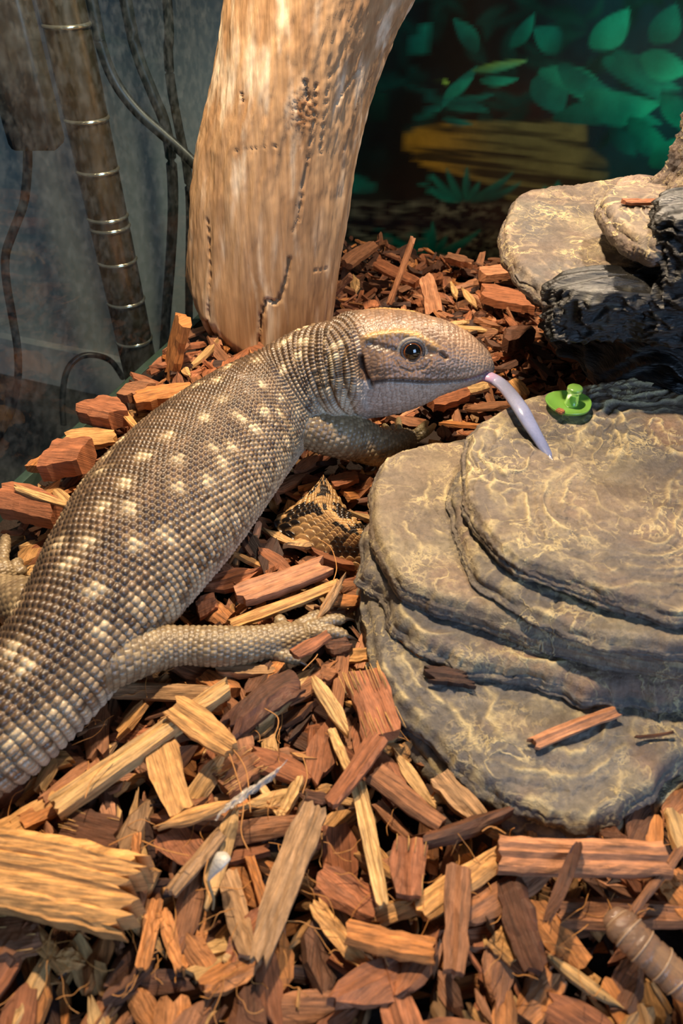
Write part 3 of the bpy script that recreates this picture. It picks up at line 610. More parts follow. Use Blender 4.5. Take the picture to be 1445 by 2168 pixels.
bl = sstep(0.0, 0.06, np.abs(near - dB*1.02))                     # fade the scales where limb meets trunk
U_, V_ = proj(V); mir = (V[:, 1] > HY) & (U_ > 745); Vm = V.copy(); Vm[mir, 1] = 2*HY - Vm[mir, 1]; Um, Vv = proj(Vm)
ishead = (~islimb) & (Um > 742) & (sB > 0.30)
hw = np.where(islimb, 0, sstep(735, 775, Um)*(sB > .30))
# --- scale lattice
sb_ = sB; fk = sstep(.55, 1.6, np.abs(tB))                          # towards the flanks
ds = np.interp(sb_/LB_, [0, .25, .40, .70, .78, .84, 1.0], [.0040, .0038, .0031, .0029, .0031, .0026, .0022])
row = np.cumsum(np.ones(1))  # placeholder
sg = np.linspace(0, LB_*1.02, 3000); dg_ = np.interp(sg/LB_, [0, .25, .40, .70, .78, .84, 1.0], [.0040, .0038, .0031, .0029, .0031, .0026, .0022])
rowf = np.interp(sb_, sg, np.cumsum(1/dg_)*(sg[1]-sg[0])) + 0.16*noise(sb_*60, tB*2.2, 3.3) + hw*.45*noise(sB*420, tB*9, 5.)
rowi = np.floor(rowf); fr_ = rowf - rowi - .5
nar = np.interp(sb_/LB_, [0, .2, .3, .45, .7, .8, .86, 1.0], [44, 50, 64, 90, 80, 62, 60, 46])
rB_ = np.floor(np.interp(rowi, np.linspace(rowf.min(), rowf.max(), 200), np.interp(np.linspace(0, 1, 200), [0, .2, .3, .45, .7, .8, .86, 1.0], [44, 50, 64, 90, 80, 62, 60, 46])))
colf = tB/(2*np.pi)*rB_ + .5*(rowi % 2) + .12*noise(sb_*90, tB*9, 1.1) + hw*.55*noise(sB*420 + 40, tB*9, 9.)
coli = np.floor(colf); fc_ = colf - coli - .5
lr = np.where(isto, .0019, .0025); rf = sc_l/lr; ri = np.floor(rf); lfr = rf - ri - .5
lnc = np.maximum(np.floor(2*np.pi*rl/np.where(isto, .0022, .0029)/2)*2, 6); lcf = th_l/(2*np.pi)*14 + .5*(ri % 2); lcf = np.where(isto, th_l/(2*np.pi)*7 + .5*(ri % 2), th_l/(2*np.pi)*22 + .5*(ri % 2))
lci = np.floor(lcf); lfc = lcf - lci - .5
FR = np.where(islimb, lfr, fr_); FC = np.where(islimb, lfc, fc_); RI = np.where(islimb, ri + 500, rowi); CI = np.where(islimb, lci, coli)
rad = (np.abs(FR*2)**2.6 + np.abs(FC*2)**2.6)
dome = np.clip(1 - rad, 0, 1)**.7
knob = np.exp(-((FR + .08)**2 + FC**2)/.022)
rnd = hash01(RI, CI)
grow = sstep(.50, .34, np.abs(FR)) * lerp(1, sstep(.50, .40, np.abs(FC)), .75*(1 - .7*sstep(1.25, .75, np.abs(tB))*(~islimb)))       # 0 in the gaps
amp = np.where(islimb, np.where(isto, .00026, .00044), np.interp(sB/LB_, [0, .3, .45, .68, .76, .84], [.0010, .0009, .00070, .00070, .00095, .0008])); amp = np.where(hw > 0, lerp(amp, .00030, hw), amp)
belly = sstep(2.1, 2.6, np.abs(tB))
disp = 1.25*amp*(dome*(.8 + .4*rnd) - .35)*(.25 + .75*bl) + np.where(islimb, .00012, .00030*(1-hw))*knob*(.4+.6*bl)
# --- trunk folds
uu, vv = U_, V_
def pl(pts, U=None, Vq=None):
    U = Um if U is None else U; Vq = Vv if Vq is None else Vq
    P = np.array(pts, float); dm = np.full(nv, 1e9)
    for i in range(len(P)-1):
        a, b = P[i], P[i+1]; e = b - a; q = np.clip(((U-a[0])*e[0] + (Vq-a[1])*e[1])/(e@e), 0, 1); dm = np.minimum(dm, np.hypot(U-a[0]-q*e[0], Vq-a[1]-q*e[1]))
    return dm
nb_ = (~islimb)
cam_side = (V[:, 1] < HY + .002) & nb_
def g(pts, w): return np.exp(-(pl(pts)/w)**2)
def gb(x, y, rx, ry): return np.exp(-((Um-x)/rx)**2 - ((Vv-y)/ry)**2)
sd = nb_ & (Um > 690) & (V[:, 2] > .02)                            # head and neck only
fold1 = g([(690,760),(694,810),(712,858),(735,885)], 6)*sd; fold2 = g([(727,735),(722,790),(738,850),(752,880)], 5)*sd; fold3 = g([(668,790),(672,840),(690,880)], 6)*nb_*cam_side
disp -= .0020*fold1 + .0014*fold2 + .0012*fold3
disp += .0010*g([(708,745),(706,810),(724,862)], 7)*sd
hd = sd & (Um > 740)
mouth = g([(788,810),(815,805),(850,806),(900,810),(950,809),(990,805),(1015,797),(1032,788)], 2.6)*hd
lipu = g([(790,800),(850,798),(900,801),(950,800),(990,796),(1015,788)], 6)*hd
ear = g([(764,757),(768,780),(776,800),(785,817)], 4.2)*hd
sock = gb(870, 746, 27, 24)*hd; brow = g([(775,716),(810,708),(850,706),(885,714),(915,732),(930,744)], 8)*hd
temple = g([(785,728),(815,734),(840,742)], 7)*hd; nost = g([(934,748),(944,757)], 4)*hd; canth = g([(905,748),(925,745)], 9)*hd
jaw = gb(808, 775, 26, 24)*hd
disp += -.0026*mouth + .0006*lipu - .0048*ear - .0040*sock + .0014*brow - .0009*temple - .0028*nost - .0010*canth + .0012*jaw
wr = g([(835,760),(845,778),(870,788),(900,780),(912,765)], 2.5)*hd; disp -= .0006*wr
disp *= np.where(sock > .35, .8, 1)
for q in (-1,):
    V = V + N0*disp[:, None]
# --- colour of the skin
base = lerp(lin((96, 76, 57)), lin((126, 102, 76)), np.clip(.5 + .8*fbm(sB*26, tB*2.2, 5., 3), 0, 1)[:, None])
base = base * (.66 + .62*rnd)[:, None] * (.82 + .45*np.clip(fbm(sB*70, tB*7, 8., 3), -.6, .8))[:, None]
# pale spots in cross rows
PR, PC = 5.6, 6.6
def spots(RR_, CC_):
    best = np.full(nv, 9.0)
    a0 = np.floor(RR_/PR); b_half = lambda a: .5*(a % 2)
    for da in (-1, 0, 1):
        a_ = a0 + da; q = CC_/PC + b_half(a_); b0 = np.floor(q)
        for db in (-1, 0, 1):
            b_ = b0 + db; cr_ = (a_ + .5 + .34*(hash01(a_, b_, 1) - .5)*2)*PR; cc_ = (b_ + .5 - b_half(a_) + .34*(hash01(a_, b_, 2) - .5)*2)*PC
            d_ = np.hypot(RR_ + .5 - cr_, (CC_ + .5 - cc_)*.95) + np.where(hash01(a_, b_, 5) < .15, 9, 0); best = np.minimum(best, d_)
    return best
sd_ = spots(rowi, coli - .5*(rowi % 2))
spot_c = sd_ < 1.02; spot_h = sd_ < 1.9
dors = sstep(1.25, .75, np.abs(tB))*nb_*(1-hw)                        # back: dark scale on paler skin
base = lerp(base, lerp(lin((126, 101, 72)), lin((76, 58, 44)), sstep(.25, .55, dome)[:, None])*(.75 + .5*rnd)[:, None]*(.85 + .4*np.clip(fbm(sB*70, tB*7, 8., 3), -.6, .8))[:, None], (dors*.8)[:, None])
base = np.where((spot_h & nb_)[:, None], lerp(base, lin((150, 126, 94)), .35), base)
base = np.where((spot_c & nb_)[:, None], lerp(base, lin((214, 192, 154)), (.30 + .50*hash01(rowi, coli, 7))[:, None]), base)
band = (np.sin(rowf*2*np.pi/6 + 1.5) > .3) & (sB/LB_ < .62)
base = np.where((band & nb_)[:, None], base*.80, base)
base = lerp(base, lin((186, 164, 132)), (fk*.55*(hash01(RI, CI, 3) > .35)*nb_)[:, None])
base = lerp(base, lin((204, 190, 166)), (sstep(1.5, 2.1, np.abs(tB))*.6*nb_)[:, None])
lcol = lerp(lin((112, 94, 70)), lin((156, 136, 104)), rnd[:, None])
lcol = np.where((isto & (V_ < 1000) & (U_ > 690))[:, None], lin((178, 158, 114)), lcol)
base = np.where(islimb[:, None], lcol, base)
# head
hc = lerp(lin((134, 105, 82)), lin((106, 84, 68)), np.clip(.5 + fbm(Um/26, Vv/26, 2., 3), 0, 1)[:, None])*(.85 + .3*rnd)[:, None]
hc = lerp(hc, lin((202, 176, 150))*np.ones((nv, 1)), ((1-grow)*sstep(900, 960, Um)*.55)[:, None])
hc = lerp(hc, lin((176, 146, 122)), (gb(1010, 765, 45, 30)*.5)[:, None])
hc = lerp(hc, lin((190, 148, 82)), np.clip(g([(778,715),(810,708),(850,705),(880,710)], 8)*.62 + g([(880,712),(905,722),(922,735)], 7)*.42, 0, .7)[:, None])
hc = lerp(hc, lin((44, 36, 32)), (g([(778,729),(810,733),(838,740)], 7)*.85)[:, None])
low = sstep(0, 6, Vv - np.interp(Um, [740, 788, 815, 850, 900, 950, 990, 1015, 1040], [790, 811, 806, 807, 811, 810, 806, 798, 786]))
hc = lerp(hc, lin((184, 170, 158))*(.75 + .4*rnd)[:, None], (low*.85)[:, None])
for bx_, by_ in ((858,792), (905,797), (945,800)): hc = lerp(hc, lin((70, 54, 46)), (gb(bx_, by_, 6, 9)*.6)[:, None])
base = lerp(base, hc, hw[:, None])
base = lerp(base, lin((198, 180, 142)), (np.clip(g([(700,745),(702,800)], 5)*sd*.5*(rnd > .3), 0, 1))[:, None])
gap = (1 - grow)*np.where(islimb, .55, .68); gap = lerp(gap, gap*.7*sstep(960, 900, Um), hw); gap = gap*lerp(1, .55, sstep(2.0, 2.4, np.abs(tB)))*(.3 + .7*bl)
base = lerp(base, lin((64, 49, 38)), gap[:, None])
base = lerp(base, lin((84, 60, 54)), np.clip(mouth*.7 + ear*.6 + nost*.5, 0, 1)[:, None])
bi = hd & (Um > 985) & (Um < 1036); base = np.where(bi[:, None], lerp(base, lin((150, 84, 100)), (mouth*.6)[:, None]), base)
body = mk('body', V, FQ, M_skin, lizard, LB, base)
# --- eyes
def near_surface(u, v):
    w = np.where((np.hypot(U_ - u, V_ - v) < 4) & (N0[:, 1] < .1))[0]; return w
w = near_surface(870, 745); sp0 = V[w].mean(0)
def emat():
    m, nt, p = nmat('eye'); N = nt.nodes; L = nt.links
    tc = N.new('ShaderNodeTexCoord'); sx = N.new('ShaderNodeSeparateXYZ'); L.new(tc.outputs['Object'], sx.inputs[0])
    at = N.new('ShaderNodeVertexColor'); at.layer_name = 'Col'; L.new(at.outputs['Color'], p.inputs['Base Color'])
    p.inputs['Roughness'].default_value = .05; p.inputs['Coat Weight'].default_value = 1; p.inputs['Coat Roughness'].default_value = .02; return m
M_eye = emat(); M_lid = vcol('eyelid', rough=.45, bump=.3, bscale=2500, var=.25)
def make_eye(side):
    c0 = sp0.copy(); nrm = np.array([.10, -.93, .34]); nrm /= np.linalg.norm(nrm)
    e = py(872, 744, sp0[1]); R = .0062
    c = e - nrm*.0028
    a = np.linspace(0, np.pi, 40); b = np.linspace(0, 2*np.pi, 48, endpoint=False)
    A, B = np.meshgrid(a, b, indexing='ij'); q = np.array([1., .1, 0]); q -= nrm*(q@nrm); q /= np.linalg.norm(q); r = np.cross(nrm, q)
    Vv_ = c + R*(np.cos(A)[..., None]*nrm + np.sin(A)[..., None]*(np.cos(B)[..., None]*q + np.sin(B)[..., None]*r))
    dg2 = np.degrees(A); cc = np.where((dg2 < 42)[..., None], lin((6, 5, 5)), lin((140, 74, 24)))
    cc = np.where(((dg2 >= 42) & (dg2 < 45))[..., None], lin((214, 168, 84)), cc); cc = np.where((dg2 > 54)[..., None], lin((52, 30, 20)), cc); cc = np.where((dg2 > 60)[..., None], lin((30, 22, 18)), cc)
    Fq = grid_faces(40, 48, True)
    Vv_ = Vv_.reshape(-1, 3); 
    lids = []
    for rr_, off, tr, colr in ((.0056, .0034, .0011, (58, 48, 44)), (.0072, .0026, .0014, (116, 108, 100)), (.0089, .0014, .0014, (96, 84, 76))):
        ph = np.linspace(0, 2*np.pi, 60, endpoint=False)
        ring = c + nrm*off + rr_*(np.cos(ph)[:, None]*q*1.06 + np.sin(ph)[:, None]*r*.92)
        a2 = np.linspace(0, 2*np.pi, 12, endpoint=False); rad_ = (ring - c - nrm*off); rad_ /= np.linalg.norm(rad_, axis=1)[:, None]
        rv = tr*(1 + .10*np.sin(ph*23))
        T_ = ring[:, None] + (rv[:, None]*np.cos(a2))[..., None]*rad_[:, None] + (rv[:, None]*np.sin(a2))[..., None]*nrm
        idx = np.arange(60)[:, None]*12 + np.arange(12); F2 = [(int(idx[i, j]), int(idx[i, (j+1) % 12]), int(idx[(i+1) % 60, (j+1) % 12]), int(idx[(i+1) % 60, j])) for i in range(60) for j in range(12)]
        lids.append((T_.reshape(-1, 3), F2, np.tile(lin(colr), (720, 1))))
    if side < 0:
        Vv_[:, 1] = 2*HY - Vv_[:, 1]; Fq = Fq[:, ::-1]
        lids = [(np.c_[v[:, 0], 2*HY - v[:, 1], v[:, 2]], [q_[::-1] for q_ in f], k) for v, f, k in lids]
    ey = mk('eye', Vv_, [tuple(f) for f in Fq], M_eye, lizard, LB, cc.reshape(-1, 3)); tag(ey, 'dark eye with an orange-gold iris')
    v, f = join([(l[0], l[1]) for l in lids]); mk('eyelid', v, f, M_lid, ey, LB, np.vstack([l[2] for l in lids]))
make_eye(1); make_eye(-1)
# --- tongue
tz = ZT[5]
tp = [py(1004,803,HY-.004), py(1030,797,HY-.008), py(1062,815,HY-.016), pz(1095,855,.076), pz(1122,900,.0725), pz(1146,940,.067), pz(1163,968,.0645)]
st = crom(np.array(tp), 60); r = np.interp(np.linspace(0, 1, 60), [0, .2, .6, .85, 1], [.0040, .0042, .0041, .0030, .0018])
tv, tf = tube(st, r, 20, b=r*.62)
tc_ = lerp(lin((214, 150, 170)), lin((138, 143, 172)), sstep(.05, .35, np.repeat(np.linspace(0, 1, 60), 20))[:, None]); tc_ = lerp(tc_, lin((92, 100, 132)), sstep(.7, 1, np.repeat(np.linspace(0, 1, 60), 20))[:, None]*.8); tc_ = np.vstack([tc_, tc_[:1], tc_[-1:]])
fk1 = tube(crom(np.array([st[-3], pz(1172,985,.0640), pz(1178,1004,.0638)]), 14), np.linspace(.0012, .0003, 14), 8); fk2 = tube(crom(np.array([st[-3], pz(1165,988,.0640), pz(1163,1004,.0638)]), 14), np.linspace(.0012, .0003, 14), 8)
tvv, tff = join([(tv, tf), fk1, fk2]); tcc = np.vstack([tc_, np.tile(lin((80, 88, 120)), (len(tvv)-len(tc_), 1))])
M_tongue = vcol('wet_tongue', rough=.22, spec=.6, bump=.1, bscale=900, var=.1, coat=.3, sss=.25)
tag(mk('tongue', tvv, tff, M_tongue, lizard, LB, tcc), 'long forked blue-lilac tongue')
for p, dvec, sz in claws:
    t = np.linspace(0, 1, 8); dd = dvec*np.array([1, 1, .3]); dd /= np.linalg.norm(dd)
    pts = p + np.outer(t*.0078*sz - .001, dd) + np.outer(-.0034*sz*t**2, [0, 0, 1])
    v, f = tube(pts, np.linspace(.0016, .00018, 8)*sz, 8); mk('claw', v, f, M_claw, body, LB)

# ------------------------------------------------------------------ checkered scaly tail end by the rock
def build_tailpiece():
    hp = [pz(684,1022,.022), pz(690,1062,.026), pz(700,1102,.027), pz(730,1135,.027), pz(775,1165,.025), pz(840,1190,.020)]
    n_, m_ = 160, 130
    mid = crom(np.array(hp), n_); T = frames(mid); t = np.linspace(0, 1, n_)
    lft = np.array([pz(676,1024,.010), pz(622,1072,.010), pz(580,1112,.008), pz(668,1170,.007), pz(722,1200,.006), pz(800,1226,.006)]); rgt = np.array([pz(694,1020,.012), pz(716,1052,.012), pz(742,1090,.012), pz(768,1112,.012), pz(805,1130,.010), pz(870,1150,.01)])
    Lc = crom(lft, n_); Rc = crom(rgt, n_); a = np.linspace(0, 1, m_)
    V = np.zeros((n_, m_, 3))
    for j, q in enumerate(a):
        w = math.sin(math.pi*q)**.75; base_ = Lc*(1-q) + Rc*q
        V[:, j] = base_*(1-w) + (lerp(base_, mid, .55 + 0*q))*w; V[:, j, 2] = lerp(base_[:, 2], mid[:, 2], w)
    s = np.linspace(0, 1, n_)[:, None]*24 + .0*V[..., 0]; c = np.linspace(0, 1, m_)[None]*16 + .0*s
    si = np.floor(s); ci = np.floor(c + .5*(si % 2)); fs = s - si - .5; fc = c + .5*(si % 2) - ci - .5
    dome = np.clip(1 - (np.abs(fs*2)**2.6 + np.abs(fc*2)**2.6), 0, 1)**.5
    V[..., 2] += .0016*dome
    blk = (noise(si*.33 + 3, ci*.30, 2.) + .25*np.sin(si*.9) > .05)
    cc = np.where(blk[..., None], lin((26, 21, 18)), lin((176, 138, 90)))*(.7 + .6*hash01(si, ci))[..., None]; cc = lerp(cc, lin((110, 84, 54)), ((dome < .25)*.8)[..., None])
    Vt = V.reshape(-1, 3); Vb = Vt.copy(); Vb[:, 2] = np.minimum(Vt[:, 2] - .004, .004); k = len(Vt)
    Fs = [tuple(f) for f in grid_faces(n_, m_)[:, ::-1]] + [tuple(f) for f in grid_faces(n_, m_, False, k)]
    bd = [i*m_ for i in range(n_)] + [(n_-1)*m_ + j for j in range(1, m_)] + [i*m_ + m_-1 for i in range(n_-2, -1, -1)] + list(range(m_-2, 0, -1))
    for i in range(len(bd)):
        a_, b_ = bd[i], bd[(i+1) % len(bd)]; Fs.append((a_, b_, b_ + k, a_ + k))
    b = pz(690, 1120, 0)
    tag(mk('shed_skin', np.vstack([Vt, Vb]), Fs, vcol('dark_scales', rough=.25, spec=.6, bump=.2, bscale=1500, var=.2), None, b, np.vstack([cc.reshape(-1, 3)]*2)), 'dark checkered folded piece of scaly skin tucked against the rock', 'reptile skin')
build_tailpiece()

# ------------------------------------------------------------------ mulch
PAL = dict(tan=(200, 148, 90), pale=(206, 164, 108), orange=(190, 124, 68), red=(158, 98, 64), brown=(146, 98, 66), dark=(94, 60, 42), grey=(168, 130, 92), pink=(182, 126, 90), black=(64, 42, 33))
def chip_geo(L, Wd, T, seed, nx=8, ny=5, jag=.10, taper=.25, bend=.0, point=0.0, round_=0.0):
    r = np.random.default_rng(seed); i = np.linspace(0, 1, nx + 1); j = np.linspace(-.5, .5, ny + 1)
    prof = 1 - taper*np.abs(i*2 - 1)**2*r.uniform(.3, 1) + .06*r.normal(size=nx + 1)*min(1, .03/L)
    tp = r.uniform(0, .3); prof *= 1 - tp*i
    if point: prof *= np.clip(np.minimum(i, 1-i)*2/point, .28, 1)
    if round_: prof *= np.sqrt(np.clip(1 - (np.abs(i*2-1)**2.4)*.9, .05, 1))
    e0 = r.uniform(-1, 1, ny + 1)*jag*.5; e1 = r.uniform(-1, 1, ny + 1)*jag*.5; lean = r.uniform(-.5, .5)*jag*2
    X = (i[:, None] - .5)*L + L*(e0[None]*(1-i[:, None])**6 + e1[None]*i[:, None]**6) + lean*Wd*j[None]*2
    cl = .10*Wd*np.sin(i*3 + r.uniform(0, 6))
    Y = j[None]*Wd*prof[:, None] + cl[:, None]
    hh = np.r_[0, np.cumsum(r.normal(size=ny))]; hh = (hh - hh.mean()); hh = hh/(np.abs(hh).max() + 1e-6)
    zt = T/2*(1 - .35*(np.abs(j*2)**3))[None] + min(.18*T, .0012)*hh[None] + min(.05*T, .00016)*r.normal(size=(nx+1, ny+1)) + bend*L*((i[:, None]-.5)**2*4 - .5)
    zb = -T/2*(1 - .3*(np.abs(j*2)**3))[None] + min(.08*T, .0004)*r.normal(size=(nx+1, ny+1)) + bend*L*((i[:, None]-.5)**2*4 - .5)
    V = np.concatenate([np.stack([X, Y, zt], -1).reshape(-1, 3), np.stack([X, Y*.94, zb], -1).reshape(-1, 3)])
    m = ny + 1; k = (nx+1)*m
    Fs = [tuple(f) for f in grid_faces(nx+1, m)] ; Fs += [tuple(f[::-1]) for f in grid_faces(nx+1, m, False, k)]
    bd = [q*m for q in range(nx+1)] + [nx*m + q for q in range(1, m)] + [q*m + m-1 for q in range(nx-1, -1, -1)] + list(range(m-2, 0, -1))
    for q in range(len(bd)):
        a, b = bd[q], bd[(q+1) % len(bd)]; Fs.append((b, a, a + k, b + k))
    o1, o2 = r.uniform(0, 9, 2)
    UV = np.stack([V[:, 0] + o1, V[:, 1] + V[:, 2]*.9 + o2], -1)
    cv = 1 + .10*np.tile(np.tile(r.normal(size=ny+1), nx+1), 2) + .06*r.normal(size=len(V))
    return V, Fs, UV, cv
def up_from(normal_tilt, ang): pass
occupied = []
def chip(name, u1, v1, u2, v2, wpx, col, label, cat='wood chip', z=None, T=None, group=None, seed=None, bristle=0, z1=None, z2=None, **kw):
    seed = seed if seed is not None else int(u1*7 + v1*13) & 0xffff
    za = z if z is not None else None
    if za is None:
        q = pz((u1+u2)/2, (v1+v2)/2, .01); za = .0115 + float(ground(q[0], q[1]))
    p1 = pz(u1, v1, za if z1 is None else z1); p2 = pz(u2, v2, za if z2 is None else z2)
    c = (p1 + p2)/2; d = p2 - p1; L = np.linalg.norm(d); dep = c[1]*cp + (H - c[2])*sp
    th = math.atan2(d[1], d[0]); pit = -math.asin(max(-1, min(1, d[2]/L)))
    # width: the pixel width is measured across the chip; undo the slant of the ground
    e = math.atan2(H - c[2], c[1]); perp = np.array([-math.sin(th), math.cos(th)]); f = math.hypot(perp[0], perp[1]*math.sin(e))
    Wd = wpx*dep/F/max(f, .45); T = T or min(.30*Wd + .0015, .009)
    V, Fs, UV, cv = chip_geo(L, Wd, T, seed, **kw)
    cc = np.outer(cv, lin(PAL[col])); me = mesh_np(name, V, Fs, cc, UV, smooth=False); me.materials.append(M_wood)
    r = random.Random(seed)
    o = link(name, me, None, W(c), (r.uniform(-.22, .22) if z is None else 0.0, pit + (r.uniform(-.04, .04) if z1 is None else 0), th + YAW))
    o.rotation_mode = 'XYZ'; tag(o, label, cat, group)
    if bristle:
        q = np.random.default_rng(seed); parts = []
        for k in range(bristle):
            y = q.uniform(-.48, .48)*Wd; ex = q.choice([-1, -1, 1]); x0 = ex*L*q.uniform(.1, .35); x1 = ex*L*q.uniform(.46, .55)
            parts.append(tube(np.array([[x0, y, T*.58], [lerp(x0, x1, .5), y*1.02, T*.62], [x1, y*q.uniform(1.0, 1.12), T*.62 + q.uniform(-.001, .001)]]), .00017, 4))
        v, f_ = join(parts); b = mesh_np('fibre', v, f_, np.tile(lin((206, 160, 96)), (len(v), 1)), v[:, :2], True); b.materials.append(M_wood)
        fo = link('fibre', b, o); tag(fo, 'pale bristly coir fibres', kind='stuff')
    occupied.append((c[0], c[1], L, Wd)); return o
